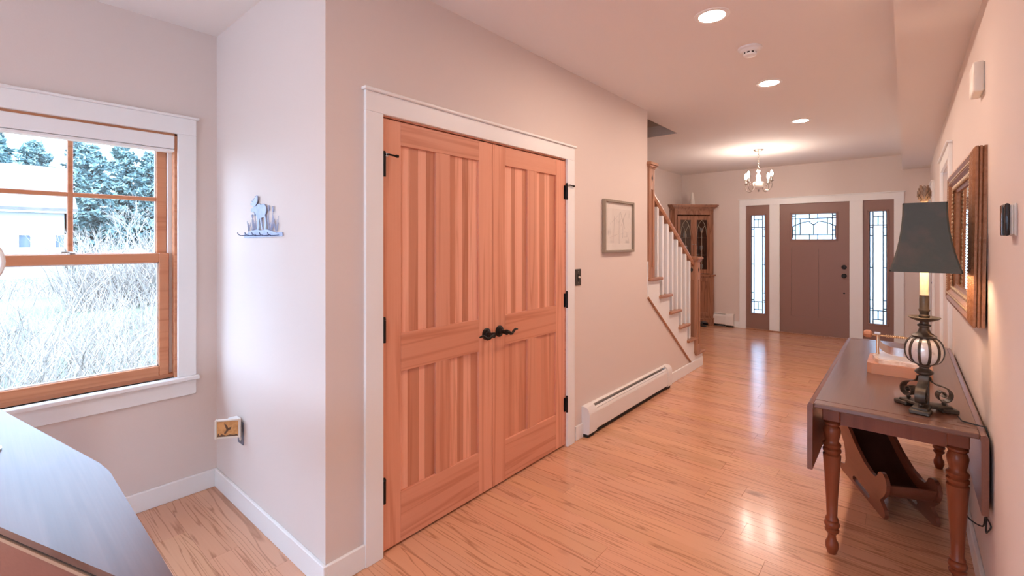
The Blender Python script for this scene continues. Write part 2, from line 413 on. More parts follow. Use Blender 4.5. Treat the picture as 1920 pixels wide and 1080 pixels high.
def leaf(name, label, y0, y1, hinge_left):
    root = thing(name, label, None, (XL, y0, .012), kind='structure')
    w = y1-y0; ht = 2.024; f, r = -.004, -.039            # front face, back face (local x)
    st = .112
    def add(nm, ya, yb, za, zb, mat, d0=r, d1=f, bev=.0015, c=(1, 1, 1)):
        return MB().box(d0, d1, ya, yb, za, zb, bev).build(nm, mat, root, color=c)
    add('stile', 0, st, 0, ht, FIR, c=(1.0, .98, .96)); add('stile', w-st, w, 0, ht, FIR, c=(1.04, 1.04, 1.04))
    zt, zl1, zl0, zb = 1.91, 1.003, .82, .24
    add('rail', st, w-st, zt, ht, FIRH, c=(.92, .88, .85))
    add('rail', st, w-st, zl0, zl1, FIRH, c=(.90, .84, .80))
    add('rail', st, w-st, 0, zb, FIRH, c=(.94, .90, .88))
    mw = .098; c0 = w/2-mw/2
    add('mullion', c0, c0+mw, zl1, zt, FIR, c=(.95, .93, .92)); add('mullion', c0, c0+mw, zb, zl0, FIR, c=(.93, .90, .88))
    for za, zb_, lower in ((zl1, zt, 0), (zb, zl0, 1)):
        for pa, pb in ((st, c0), (c0+mw, w-st)):
            pan = MB().box(r+.008, r+.012, pa, pb, za, zb_).build('panel', FIR, root)
            k = 4; ws = [random.uniform(.7, 1.4) for _ in range(k)]; s_ = sum(ws); q = pa
            seq = [(1.16, 1.28, 1.36), (.80, .72, .66), (1.12, 1.2, 1.26), (.78, .70, .64)]
            if random.random() < .5: seq = seq[1:]+seq[:1]
            if lower and not hinge_left: seq = [(.95, .90, .88), (.88, .82, .78), (.98, .95, .93), (.9, .85, .8)]
            for i in range(k):
                e = q+(pb-pa)*ws[i]/s_
                MB().box(r+.012, f-.013, q+.0002, e-.0002, za, zb_).build('board', FIR, pan, color=seq[i % 4]); q = e
            # sticking: small bevel bead round the panel
    hy = .007 if hinge_left else w+.002
    for k, zc in enumerate((1.80, 1.03, .285)):
        h = MB().lathe([(.0085, -.052), (.0085, .052)], (.012, hy, zc), 10).lathe([(.006, .052), (.0095, .056), (.006, .066), (0, .068)], (.012, hy, zc), 10)
        h.box(-.003, .0005, hy-.004 if hinge_left else hy-.018, hy+.018 if hinge_left else hy+.004, zc-.048, zc+.048)
        ho = h.build('hinge', BLACK, root, True)
        if k == 0:
            d = 1
            dy = .05 if hinge_left else .05
            p = MB().tube([(.012, hy, zc+.05), (.03, hy+.014, zc+.05), (.034, hy+dy, zc+.047)], .0045, 8).lathe([(.0075, 0), (.0075, .012)], (.034, hy+dy, zc+.047), 10, 'y')
            p.build('hinge_stop', BLACK, ho, True)
            MB().lathe([(.008, 0), (.008, .014)], (.018, hy+.004, zc+.05), 10, 'y').build('bumper', WHITEP, ho, True)
    # lever handle
    ly = w-.052 if hinge_left else .058
    lz = .912; dr = -1 if hinge_left else 1
    hd = MB().lathe([(.034, 0), (.034, .006), (.030, .010), (.022, .012), (.020, .02), (.013, .024), (.012, .05), (.016, .054), (.016, .064), (0, .066)], (f, ly, lz), 24, 'x').build('rosette', BLACK, root, True)
    pts = [(f+.056, ly, lz), (f+.06, ly+dr*.02, lz-.002), (f+.06, ly+dr*.035, lz-.012), (f+.058, ly+dr*.05, lz-.014), (f+.057, ly+dr*.068, lz-.002), (f+.056, ly+dr*.085, lz+.008), (f+.054, ly+dr*.108, lz+.003)]
    MB().tube(pts, [.012, .011, .0095, .009, .008, .007, .004], 10).build('lever', BLACK, hd, True)
    return root
leaf('door_1', 'left fir closet door leaf with four board panels', 1.2455, 2.0055, True)
leaf('door_2', 'right fir closet door leaf with four board panels', 2.0085, 2.7685, False)
for u in (907.6, 936.5):
    yc = onX(u, 265, XL)[0]
    MB().box(XL-.03, XL-.002, yc-.028, yc+.028, 2.0385, 2.0395).build('catch_plate', BLACK, bpy.data.objects['trim_2'])

# ================================================================== ENTRY DOOR AND SIDELIGHTS (front wall)
t3 = thing('trim_3', 'white casing round the front door and its two sidelights', None, kind='structure')
F0 = YF-.02
for nm, x0, x1, z0, z1 in (('side_casing', -2.163, -2.062, 0, 2.07), ('side_casing', -.134, -.025, 0, 2.07), ('mullion_casing', -1.708, -1.562, 0, 2.07), ('mullion_casing', -.645, -.486, 0, 2.07), ('head_casing', -2.163, -.025, 2.07, 2.165)):
    MB().box(x0, x1, F0, YF+.02, z0, z1, .002).build(nm, TRIM, t3)
MB().box(-2.18, -.008, YF-.034, YF, 2.165, 2.18, .003).build('cap_moulding', TRIM, t3)
MB().box(-2.062, -.134, YF-.03, YF+.12, 0, .016, .004).build('sill', OAKX, t3)
YD = YF+.012       # door face
def lattice(name, parent, x0, x1, z0, z1, lines, mat=LEAD, w=.014, y=None):
    m = MB(); y = YD+.020 if y is None else y
    for (ax, az), (bx, bz) in lines:
        p, q = Vector((ax, y, az)), Vector((bx, y, bz)); m.tube([p, q], w/2, 4)
    return m.build(name, mat, parent)
def framed(root, x0, x1, z0, z1, w=.028, mat=DOORB):
    """raised glazing bead round a lite, mitred look from four bevelled bars"""
    for a in ((x0-w, x1+w, z1, z1+w), (x0-w, x1+w, z0-w, z0), (x0-w, x0, z0, z1), (x1, x1+w, z0, z1)):
        MB().box(a[0], a[1], YD-.012, YD+.006, a[2], a[3], .004).build('glazing_bead', mat, root)
def slab(root, x0, x1, z0, z1, hole):
    a, b_, c_, d = hole
    m = MB().box(x0, a, YD, YD+.044, z0, z1).box(b_, x1, YD, YD+.044, z0, z1).box(a, b_, YD, YD+.044, z0, c_).box(a, b_, YD, YD+.044, d, z1)
    return m.build('slab', DOORB, root)
def sidelight(name, label, x0, x1, g0, g1, gz0, gz1):
    r = thing(name, label, None, kind='structure')
    slab(r, x0, x1, .016, 2.07, (g0, g1, gz0, gz1)); framed(r, g0, g1, gz0, gz1, .024)
    MB().box(g0, g1, YD+.018, YD+.024, gz0, gz1).build('pane', FROST, r)
    b = .042; L_ = []
    L_ += [((g0+b, gz0), (g0+b, gz1)), ((g1-b, gz0), (g1-b, gz1))]
    zt, zt2 = gz1-.07, gz1-.20
    for z in (zt, gz0+.06): L_.append(((g0+b, z), (g1-b, z)))
    for z in (zt2, gz0+.19): L_.append(((g0, z), (g1, z)))
    mid = (g0+g1)/2
    L_ += [((mid, zt), (mid, zt2)), ((mid, gz0+.06), (mid, gz0+.19))]
    for z in (zt2-.03, zt2-.15, (gz0+gz1)/2, gz0+.34, gz0+.22): L_ += [((g0, z), (g0+b, z)), ((g1-b, z), (g1, z))]
    L_ += [((g0+.003, gz0), (g0+.003, gz1)), ((g1-.003, gz0), (g1-.003, gz1))]
    lattice('leading', r, g0, g1, gz0, gz1, L_, y=YD+.015)
sidelight('window_2', 'narrow leaded sidelight left of the front door', -2.062, -1.708, -1.988, -1.779, .275, 1.905)
sidelight('window_3', 'narrow leaded sidelight right of the front door', -.486, -.134, -.411, -.212, .275, 1.905)
d3 = thing('door_3', 'brown front door with leaded lite and two tall panels', None, kind='structure')
dx0, dx1 = -1.5618, -.6452
gx0, gx1, gz0, gz1 = -1.39, -.815, 1.505, 1.90
# slab with two recessed panels below the lite: stiles and rails proud, panel sheets set back
m = MB()
P1, P2, pz0, pz1 = (-1.404, -1.155), (-1.04, -.806), .285, 1.35
m.box(dx0, P1[0], YD, YD+.044, .0162, 2.0698).box(P2[1], dx1, YD, YD+.044, .0162, 2.0698).box(P1[0], P2[1], YD, YD+.044, .0162, pz0).box(P1[1], P2[0], YD, YD+.044, pz0, pz1)
m.box(P1[0], P2[1], YD, YD+.044, pz1, gz0).box(P1[0], P2[1], YD, YD+.044, gz1, 2.0698).box(P1[0], gx0, YD, YD+.044, gz0, gz1).box(gx1, P2[1], YD, YD+.044, gz0, gz1)
m.build('slab', DOORB, d3)
for a, b_ in (P1, P2): MB().box(a, b_, YD+.012, YD+.03, pz0, pz1).build('panel', DOORB, d3)
framed(d3, gx0, gx1, gz0, gz1, .028)
MB().box(gx0, gx1, YD+.018, YD+.024, gz0, gz1).build('pane', FROST, d3)
L_ = []; b = .045
for x in (gx0+b, gx1-b): L_.append(((x, gz0), (x, gz1)))
for z in (gz0+.07, gz1-.07): L_.append(((gx0, z), (gx1, z)))
mid = (gx0+gx1)/2
for s_ in (-1, 1):
    L_ += [((mid+s_*.055, gz0), (mid+s_*.055, gz0+.07)), ((mid+s_*.055, gz1-.07), (mid+s_*.055, gz1)), ((mid, gz0+.22), (mid+s_*.06, gz0+.27)), ((mid+s_*.18, gz0+.07), (mid+s_*.18, gz1-.07))]
    arc = [(mid+s_*q*.283, gz0+.285-.085*q*q) for q in (0, .25, .5, .75, 1)]
    L_ += list(zip(arc, arc[1:]))
    L_ += [((mid+s_*.283, gz0+.2), (mid+s_*.283, gz0+.02))]
    for z in (gz0+.14, gz1-.03): L_.append(((mid+s_*.2425, z), (mid+s_*.2875, z)))
L_.append(((mid, gz0+.07), (mid, gz0+.24)))
lattice('leading', d3, gx0, gx1, gz0, gz1, L_, y=YD+.015)
for z in (1.082, .952):
    MB().lathe([(.033, 0), (.033, -.008), (.026, -.014), (.016, -.018), (.014, -.03), (.026, -.036), (.03, -.05), (.024, -.062), (0, -.066)] if z < 1 else [(.034, 0), (.034, -.01), (.028, -.02), (.012, -.022), (.012, -.03), (0, -.031)], (-.712, YD, z), 18, 'y').build('door_knob' if z < 1 else 'deadbolt', BLACK, d3, True)
MB().lathe([(.012, 0), (.012, -.008), (0, -.009)], (-.712, YD, .69), 10, 'y').build('door_stop_pin', BLACK, d3, True)
for z in (1.84, 1.13, .39): MB().lathe([(.008, -.05), (.008, .05)], (dx0-.004, YD-.008, z), 8).build('hinge', NICKEL, d3, True)

# ================================================================== DOORS IN THE RIGHT WALL
casing_x('trim_4', XR, RD[0][0], RD[0][1], 2.06, .10, .02, -1, .095, 'white casing of the nearer doorway in the right wall')
casing_x('trim_5', XR, RD[1][0], RD[1][1], 2.06, .10, .02, -1, .095, 'white casing of the far door in the right wall')
def plain_door(name, label, y0, y1, mat, knob):
    r = thing(name, label, None, kind='structure')
    MB().box(XR+.03, XR+.065, y0+.004, y1-.004, .01, 2.05, .002).build('slab', mat, r)
    for a, b_ in ((.12, .44), (.52, .84)):
        for z0, z1 in ((.2, .9), (1.05, 1.9)):
            q0, q1 = y0+a*(y1-y0), y0+b_*(y1-y0)
            MB().box(XR+.022, XR+.03, q0, q1, z0, z1, .006).build('panel', mat, r)
    if knob:
        h = MB().lathe([(.03, 0), (.03, -.008), (.012, -.012), (.012, -.045), (0, -.046)], (XR+.03, y0+.07, .98), 16, 'x').build('rosette', BLACK, r, True)
        MB().tube([(XR-.013, y0+.07, .98), (XR-.015, y0+.10, .98), (XR-.013, y0+.17, .985)], [.011, .009, .006], 8).build('lever', BLACK, h, True)
plain_door('door_4', 'white panelled slab standing in for the daylit doorway, seen edge-on behind the mirror', *RD[0], TRIM, False)  # white slab stands in for daylight in the open doorway
plain_door('door_5', 'brown panelled door with black lever near the front wall', *RD[1], DOORB, True)

# ================================================================== ALCOVE WINDOW
tw = thing('trim_6', 'white casing, stool and apron of the alcove window', None, kind='structure')
MB().box(XW, XW+.02, WY1, WY1+.088, WZ0, WZ1, .002).build('side_casing', TRIM, tw)
MB().box(XW, XW+.02, WY0-.088, WY0, WZ0, WZ1, .002).build('side_casing', TRIM, tw)
MB().box(XW, XW+.022, WY0-.088, WY1+.088, WZ1, WZ1+.092, .002).build('head_casing', TRIM, tw)
MB().box(XW, XW+.036, WY0-.1, WY1+.1, WZ1+.092, WZ1+.105, .003).build('cap_moulding', TRIM, tw)
MB().box(XW-.03, XW+.045, WY0-.1, WY1+.1, WZ0-.024, WZ0, .004).build('stool', TRIM, tw)
MB().box(XW, XW+.018, WY0-.088, WY1+.088, WZ0-.11, WZ0-.024, .002).build('apron', TRIM, tw)
w1 = thing('window_1', 'double-hung fir window with four-pane upper sash', None, kind='structure')
for a in ((WY0, WY0+.012, WZ0, WZ1), (WY1-.012, WY1, WZ0, WZ1), (WY0, WY1, WZ1-.012, WZ1)):
    MB().box(XW-.16, XW-.002, *a).build('jamb_liner', SASH, w1)
MB().box(XW-.16, XW-.03, WY0, WY1, WZ0, WZ0+.02).build('sill', SASH, w1)
for yy in (WY0+.012, WY1-.03): MB().box(XW-.155, XW-.055, yy, yy+.018, WZ0+.02, WZ1-.012).build('track', WHITEP, w1)
S0, S1 = WY0+.03, WY1-.03
def sash(label, x, z0, z1, top, bot, grid):
    r = thing('sash', label, None); r.parent = w1
    st = .046
    for ya, yb in ((S0, S0+st), (S1-st, S1)): MB().box(x-.02, x+.02, ya, yb, z0, z1, .003).build('sash_stile', SASH, r)
    MB().box(x-.02, x+.02, S0+st, S1-st, z1-top, z1, .003).build('sash_rail', SASH, r)
    MB().box(x-.02, x+.022, S0+st, S1-st, z0, z0+bot, .003).build('sash_rail', SASH, r)
    g0, g1, h0, h1 = S0+st, S1-st, z0+bot, z1-top
    ym, zm = (g0+g1)/2, (h0+h1)/2
    if grid:
        MB().box(x-.016, x+.016, ym-.011, ym+.011, h0, h1, .003).build('muntin', SASH, r)
        for a, b_ in ((g0, ym-.011), (ym+.011, g1)): MB().box(x-.016, x+.016, a, b_, zm-.011, zm+.011, .003).build('muntin', SASH, r)
        for a, b_ in ((g0, ym), (ym, g1)):
            for c_, d_ in ((h0, zm), (zm, h1)): MB().box(x-.002, x+.002, a, b_, c_, d_).build('pane', CLEAR, r)
    else:
        MB().box(x-.002, x+.002, g0, g1, h0, h1).build('pane', CLEAR, r)
    for a in ((g0, g0+.006, h0, h1), (g1-.006, g1, h0, h1), (g0, g1, h0, h0+.006), (g0, g1, h1-.006, h1)):
        MB().box(x-.008, x+.008, *a).build('gasket', WHITEP, r)
    return r
sash('lower sash with one clear pane', XW-.055, .707, 1.394, .05, .055, False)
sash('upper sash with four panes', XW-.105, 1.352, 2.058, .05, .04, True)
ym = (S0+S1)/2
lk = MB().lathe([(.02, 0), (.02, .008), (.01, .012), (0, .013)], (XW-.055, ym, 1.394), 14).tube([(XW-.055, ym, 1.404), (XW-.035, ym-.02, 1.405), (XW-.03, ym-.04, 1.404)], .005, 6)
lk.build('sash_lock', NICKEL, w1, True)
sh = thing('window_shade', 'raised white fabric shade at the top of the alcove window', 'window shade', (XW-.02, (WY0+WY1)/2, 1.965))
hw = (WY1-WY0)/2-.014
MB().box(-.03, .032, -hw, hw, .017, .092, .006, 2).build('cassette', SHADEW, sh)
MB().box(-.028, .03, -hw, hw, 0, .015, .005, 2).build('bottom_rail', SHADEW, sh)
# ================================================================== STAIRCASE
st = thing('staircase', 'oak and white staircase rising behind the closet wall', 'staircase', (XL, 0, 0))
RISE, RUN, YN = .186, .2522, 5.705
NT = 10
sw = XL-XW                                   # stair width to the outer wall
for i in range(NT):
    yn = YN-RUN*i; zt = RISE*(i+1)
    hid = yn-RUN < YE-.02                    # treads behind the closet wall do not overhang
    x1 = .034 if yn-.28 > YE-.05 else -.125
    MB().box(-sw+.002, x1, yn-RUN-.045, yn, zt-.028, zt, .008, 2).build('tread', OAKX, st, color=tone(1, .06))
    if i == 5:
        pass
    MB().box(-sw+.002, -.004 if not hid else -.125, yn-.045, yn-.03, zt-RISE, zt-.028).build('riser', TRIM, st)
# white stringer between the wood moulding and the treads
pts = [(5.672, 0), (5.672, RISE-.028)]
for i in range(1, 7):
    yr = YN-.03-RUN*i
    if yr < YE: break
    pts += [(yr, RISE*i-.028), (yr, RISE*(i+1)-.028)]
pts += [(YE, pts[-1][1]), (YE, .94), (5.27, .112), (5.40, .02), (5.40, 0)]
MB().prism(pts, 'x', -.10, .006).build('stringer', TRIM, st)
MB().tube([(.006, YE, .938), (.006, 5.27, .112)], .011, 6).build('stringer_moulding', OAKX, st)
def newel(yc, xc, z0, z1, w=.116):
    h = w/2
    n = thing('newel_post', None, None, (xc-XL, yc, z0)); n.parent = st
    ht = z1-z0
    MB().box(-h+.008, h-.008, -h+.008, h-.008, 0, ht-.06).build('core', OAK, n, color=(.8, .78, .76))
    for sx in (-1, 1):
        for sy in (-1, 1):
            MB().box(*sorted((sx*h, sx*(h-.034))), *sorted((sy*h, sy*(h-.034))), 0, ht-.06, .002).build('corner_stile', OAK, n)
    for nx, ny in ((1, 0), (-1, 0), (0, 1), (0, -1)):
        for za, zb in ((0, .10), (ht-.26, ht-.06)):
            if nx: MB().box(*sorted((nx*(h-.012), nx*h)), -h+.034, h-.034, za, zb).build('panel_rail', OAK, n)
            else: MB().box(-h+.034, h-.034, *sorted((ny*(h-.012), ny*h)), za, zb).build('panel_rail', OAK, n)
        d = [(0, .035), (.017, 0), (0, -.035), (-.017, 0)]  # dark diamonds stand in for the shade inside cut-outs
        if nx: MB().prism([(a, b+ht-.15) for a, b in d], 'x', nx*(h-.002), nx*(h+.0008)).build('diamond_cutout_shade', DARK, n)
        else: MB().prism([(a, b+ht-.15) for a, b in d], 'y', ny*(h-.002), ny*(h+.0008)).build('diamond_cutout_shade', DARK, n)
    m = MB()
    for za, zb, e in ((ht-.062, ht-.048, .006), (ht-.048, ht-.03, .016), (ht-.03, ht-.006, .028), (ht-.006, ht, .020)): m.box(-h-e, h+e, -h-e, h+e, za, zb, .003)
    m.build('cap', OAK, n)
newel(5.442, -1.874, RISE, 1.290)
newel(4.214, -1.895, RISE*6, 2.215)
# handrail
za, zb, ya, yb = 1.905, 1.205, 4.27, 5.385
sl = (zb-za)/(yb-ya)
prof = [(-.022, -.034), (.022, -.034), (.03, -.012), (.033, .006), (.026, .024), (.012, .031), (-.012, .031), (-.026, .024), (-.033, .006), (-.03, -.012)]
m = MB(); A = [m.bm.verts.new((x-.02, ya, za+z+.01)) for x, z in prof]; B = [m.bm.verts.new((x-.02, yb, zb+z+.01)) for x, z in prof]
for i in range(10): m.bm.faces.new((A[i], A[(i+1) % 10], B[(i+1) % 10], B[i]))
m.bm.faces.new(A[::-1]); m.bm.faces.new(B); m.build('handrail', OAKX, st, True)
for j in range(8):
    yb_ = 4.40+.1261*j
    i = max(0, int((YN-.002-yb_)/RUN)); z0 = RISE*(i+1)
    if yb_ > 5.36: break
    z1 = za+sl*(yb_-ya)-.02
    MB().box(-.041, -.003, yb_-.019, yb_+.019, z0, z1, .002).build('baluster', TRIM, st)

# ================================================================== BASEBOARD HEATERS
def heater(label, loc, rz, L_, e0, e1):
    """local x along the length, y out of the wall"""
    r = thing('baseboard_heater', label, 'heater', loc, rz)
    MB().box(e0, L_-e1, 0, .006, .03, .205).build('back_plate', HEAT, r)
    MB().prism([(0, .226), (.020, .226), (.026, .222), (.026, .216), (0, .218)], 'x', e0, L_-e1).build('hood', HEAT, r)
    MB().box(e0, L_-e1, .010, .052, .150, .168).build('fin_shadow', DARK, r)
    MB().prism([(.038, .204), (.042, .207), (.053, .194), (.050, .191)], 'x', e0, L_-e1).build('damper', HEAT, r)
    MB().prism([(.052, .190), (.055, .193), (.063, .178), (.060, .172)], 'x', e0, L_-e1).build('top_lip', HEAT, r)
    MB().prism([(.058, .176), (.064, .172), (.066, .05), (.056, .038), (.054, .042), (.061, .052), (.059, .168)], 'x', e0, L_-e1).build('front_panel', HEAT, r)
    MB().box(e0, L_-e1, .01, .05, .012, .05).build('pipe_gap_shade', DARK, r)  # dark block stands in for the shade below the front panel
    for a, b_ in ((0, e0), (L_-e1, L_)):
        MB().prism([(0, .026), (.058, .026), (.068, .036), (.07, .172), (.062, .205), (.042, .226), (0, .228)], 'x', a, b_).build('end_cap', HEAT, r, True)
        MB().box(a+.01, b_-.006, .005, .05, 0, .026).build('foot', DARK, r)
    return r
# on the closet wall the local x axis points along -Y
heater('long white baseboard heater below the framed picture', (XL, 4.575, 0), -PI/2, 4.575-2.985, .10, .11)
heater('short white baseboard heater between corner cupboard and front door', (-2.245, YF, 0), PI, .52, .13, .10)

# ================================================================== THINGS ON THE CLOSET WALL
pf = thing('framed_drawing', 'pewter framed pale pencil drawing on the closet wall', 'picture', (XL, 3.549, 1.372))
w2, hh = .262, .432
for a in ((-w2, -w2+.02, 0, hh), (w2-.02, w2, 0, hh), (-w2+.02, w2-.02, 0, .02), (-w2+.02, w2-.02, hh-.02, hh)):
    MB().box(.002, .032, *a, .003).build('frame_side', PEWT, pf)
MB().box(.002, .012, -w2+.02, w2-.02, .02, hh-.02).build('mat_board', MATB, pf)
MB().box(.012, .013, -w2+.075, w2-.06, .075, hh-.07).build('drawing', PAPER, pf)
m = MB(); random.seed(3); INK = pm('pencil', (.48, .44, .42), .8)
def stroke(p, q, w=.0011): m.tube([(.0135, *p), (.0135, *q)], w, 3)
for x_, h0, h1 in ((-.09, .06, .30), (.0, .05, .33), (.012, .05, .26), (.07, .1, .29)): stroke((x_, h0+.02), (x_+.01, h1))
for a, b_ in (((.04, .22), (.13, .34)), ((.03, .34), (.11, .2)), ((.09, .13), (.15, .13)), ((.15, .13), (.15, .17)), ((.15, .17), (.09, .17)), ((-.16, .12), (-.02, .15)), ((.02, .15), (.08, .16)), ((-.12, .25), (-.02, .3)), ((0, .25), (.05, .29))): stroke(a, b_)
m.build('pencil_lines', INK, pf)
MB().box(.024, .0255, -w2+.02, w2-.02, .02, hh-.02).build('glazing', glass('picture_glass', (1, 1, 1), .04), pf)
def switch():
    r = thing('light_switch', 'dark bronze toggle switch plate beside the closet casing', 'switch', (XL, 2.932, 1.136))
    MB().box(0, .007, -.038, .038, 0, .122, .003).build('plate', PLATE, r)
    MB().box(.006, .009, -.011, .011, .036, .086, .001).build('inset', BLACK, r)
    MB().prism([(-.004, .055), (.004, .055), (.003, .07), (-.003, .07)], 'y', 0, .001).xf(Matrix.Identity(4)).build('screw_slot', BLACK, r)
    MB().box(.006, .022, -.0055, .0055, .056, .068, .002).build('toggle', IVORY, r)
    for z in (.02, .102): MB().lathe([(.004, 0), (.003, .0015), (0, .002)], (.007, 0, z), 8, 'x').build('screw', NICKEL, r)
switch()

# ================================================================== ALCOVE WALL: MOOSE KEY RACK, OUTLET, NIGHT LIGHT
def mz(zx, zy): return onY(420+zx/8.307, 340+zy/8.307, YA-.008)
mr = thing('key_rack', 'blue-grey metal moose and cattail key rack on the alcove wall', 'key rack', (0, 0, 0))
ox, oz = mz(600, 880)
mr.location = (ox, YA, oz)
def ml(zx, zy): p = mz(zx, zy); return p[0]-ox, p[1]-oz
body = [(425, 445), (430, 480), (450, 485), (475, 470), (495, 500), (510, 545), (520, 600), (525, 690), (520, 752), (545, 752), (545, 680), (548, 600), (560, 575), (572, 640), (585, 750), (602, 750), (592, 640), (580, 572), (610, 562), (630, 562), (640, 620), (632, 750), (655, 750), (662, 640), (655, 590), (640, 530), (660, 470), (662, 410), (642, 367), (620, 350), (600, 355), (580, 370), (550, 345), (525, 362), (508, 380)]
body += [(500, 395), (480, 392), (462, 405), (445, 415), (430, 430)]
MB().prism([ml(*p) for p in body], 'y', -.010, -.006).build('moose_body', MOOSE, mr)
ant = [(470, 398), (498, 390), (520, 340), (533, 290), (530, 226), (522, 242), (515, 220), (508, 248), (494, 230), (497, 268), (478, 260), (484, 292), (458, 280), (466, 315), (440, 305), (452, 340), (424, 345), (430, 375), (452, 378)]
MB().prism([ml(*p) for p in ant], 'y', -.012, -.008).build('antler', MOOSE, mr)
hill = [(375, 815), (380, 800), (440, 770), (520, 748), (580, 765), (650, 745), (700, 760), (760, 780), (850, 815)]
MB().prism([ml(*p) for p in hill], 'y', -.010, -.006).build('hill', MOOSE, mr)
bar = [(308, 815), (880, 792), (900, 800), (905, 845), (890, 858), (310, 880)]
MB().prism([ml(*p) for p in bar], 'y', -.006, 0).build('bar', MOOSE, mr)
def pt3(zx, zy, y): a, b_ = ml(zx, zy); return (a, y, b_)
stalks = [((440, 760), (438, 515), 1), ((492, 755), (480, 480), 1), ((688, 765), (693, 370), 1), ((728, 770), (762, 385), 1)]
random.seed(11)
for x0 in (375, 385, 440, 455, 495, 505):
    for k in range(3): stalks.append(((x0, 780), (x0+random.uniform(-40, 40), random.uniform(590, 700)), 0))
for x0 in (690, 715, 735, 800, 815):
    for k in range(4): stalks.append(((x0, 780), (x0+random.uniform(-55, 50), random.uniform(500, 690)), 0))
grass_ = MB()
for a, b_, hd in stalks:
    mid_ = ((a[0]+b_[0])/2+(b_[0]-a[0])*.15, (a[1]+b_[1])/2)
    m = MB() if hd else grass_
    m.tube([pt3(*a, -.006), pt3(*mid_, -.006), pt3(*b_, -.006)], [.0017, .0015, .0007 if not hd else .0014], 4)
    if hd:
        L_ = 55 if b_[1] > 450 else 95
        m.tube([pt3(*b_, -.007), pt3(b_[0], b_[1]+L_*.15, -.007), pt3(b_[0], b_[1]+L_*.85, -.007), pt3(b_[0], b_[1]+L_, -.007)], [.002, .0048, .0048, .002], 6)
        m.build('cattail', MOOSE, mr)
grass_.build('reeds', MOOSE, mr, kind='stuff')
HK = pm('hook_steel', (.10, .13, .24), .35, .7)
for zx in (375, 490, 600, 720, 850):
    a, b_ = ml(zx, 842)
    MB().tube([(a, -.003, b_+.002), (a, -.02, b_), (a, -.044, b_-.002), (a, -.055, b_+.004), (a, -.059, b_+.014)], .0022, 6).build('hook', HK, mr, True)
ou = thing('wall_outlet', 'dark metal outlet plate low on the alcove wall', 'outlet', (-2.772, YA, .355))
MB().box(-.038, .038, -.006, 0, 0, .122, .002).build('plate', pm('pewter_plate', (.20, .22, .28), .4, .6), ou)
for z in (.034, .088): MB().lathe([(.0165, 0), (.0165, -.0015), (0, -.0016)], (0, -.006, z), 16, 'y').build('receptacle', WHITEP, ou)
nl = thing('night_light', 'plug-in night light with framed amber flying-duck picture', 'night light', (-2.784, YA-.0076, .43))
MB().box(-.028, .028, -.048, 0, -.012, .072, .006, 2).build('plug_body', WHITEP, nl)
fr = thing('picture_panel', None, None, (.022, -.062, .03), .92); fr.parent = nl
for a in ((-.062, -.052, -.05, .05), (.052, .062, -.05, .05), (-.052, .052, -.05, -.041), (-.052, .052, .041, .05)):
    MB().box(a[0], a[1], -.008, .010, a[2], a[3], .002).build('frame_side', IVORY, fr)
MB().box(-.052, .052, -.002, .004, -.041, .041).build('print', AMBER, fr)
duck = [(-.018, -.022), (-.006, -.006), (-.012, .012), (-.018, .03), (-.004, .018), (.002, .004), (.018, .010), (.014, -.004), (.004, -.008), (-.002, -.016), (-.012, -.028)]
MB().prism(duck, 'y', -.003, -.0019).build('duck_silhouette', SILH, fr)
MB().prism([(-.05, -.04), (.05, -.04), (.045, -.03), (.03, -.034), (.01, -.03), (-.01, -.036), (-.03, -.026), (-.038, -.034), (-.046, -.02)], 'y', -.003, -.0019).build('reed_silhouette', SILH, fr)

# ================================================================== DROP-LEAF TABLE
TX, TY0, TY1, TZ = -.053, 2.44, 4.30, .742
tb = thing('drop_leaf_table', 'long cherry drop-leaf table with turned legs along the right wall', 'table', (TX, (TY0+TY1)/2, 0))
hl, hw = (TY1-TY0)/2, .262
MB().box(-hw, hw, -hl+.062, hl-.062, TZ-.022, TZ, .002).build('top_board', TBT, tb)
for s_ in (-1, 1):
    a, b_ = sorted((s_*hl, s_*(hl-.0612)))
    MB().box(-hw, hw, a, b_, TZ-.022, TZ, .005, 2).build('breadboard_end', TBT, tb, color=(1.1, 1.05, 1))
for s_ in (-1, 1):
    p = [(s_*(hw+.0015), TZ-.006), (s_*(hw+.014), TZ-.0015), (s_*(hw+.022), TZ-.010), (s_*(hw+.024), TZ-.02), (s_*(hw+.024), TZ-.30), (s_*(hw+.004), TZ-.30), (s_*(hw+.003), TZ-.03), (s_*(hw+.001), TZ-.02)]
    MB().prism(p, 'y', -hl, hl).build('drop_leaf', TBT, tb, color=(1.35, 1.1, .95))
lx, ly0, ly1 = .213, -.74, .69
prof = [(.022, .012), (.027, .03), (.026, .05), (.018, .066), (.016, .085), (.02, .095), (.028, .103), (.029, .112), (.021, .119), (.030, .128), (.032, .138), (.028, .148), (.022, .152), (.027, .158), (.025, .165), (.021, .172), (.024, .26), (.031, .38), (.036, .455), (.0365, .462), (.030, .468), (.037, .478), (.037, .488), (.030, .495), (.036, .503), (.037, .513), (.029, .521), (.027, .53), (.033, .555), (.0355, .575), (.031, .592), (.026, .598), (.034, .606), (.034, .614), (.026, .622), (.026, .64)]
for sx in (-lx, lx):
    for sy in (ly0, ly1):
        lg = MB().lathe([(0, 0), (.018, 0)]+prof, (sx, sy, 0), 24)
        lg.box(sx-.034, sx+.034, sy-.034, sy+.034, .625, TZ-.022, .003)
        lg.build('leg', TBL, tb, True)
for s_ in (-1, 1):
    MB().box(s_*lx-.012, s_*lx+.012, ly0+.034, ly1-.034, .61, TZ-.0225).build('apron', TBL, tb)
    sy = ly0 if s_ < 0 else ly1
    MB().box(-lx+.034, lx-.034, sy-.012, sy+.012, .61, TZ-.0225).build('apron', TBL, tb)

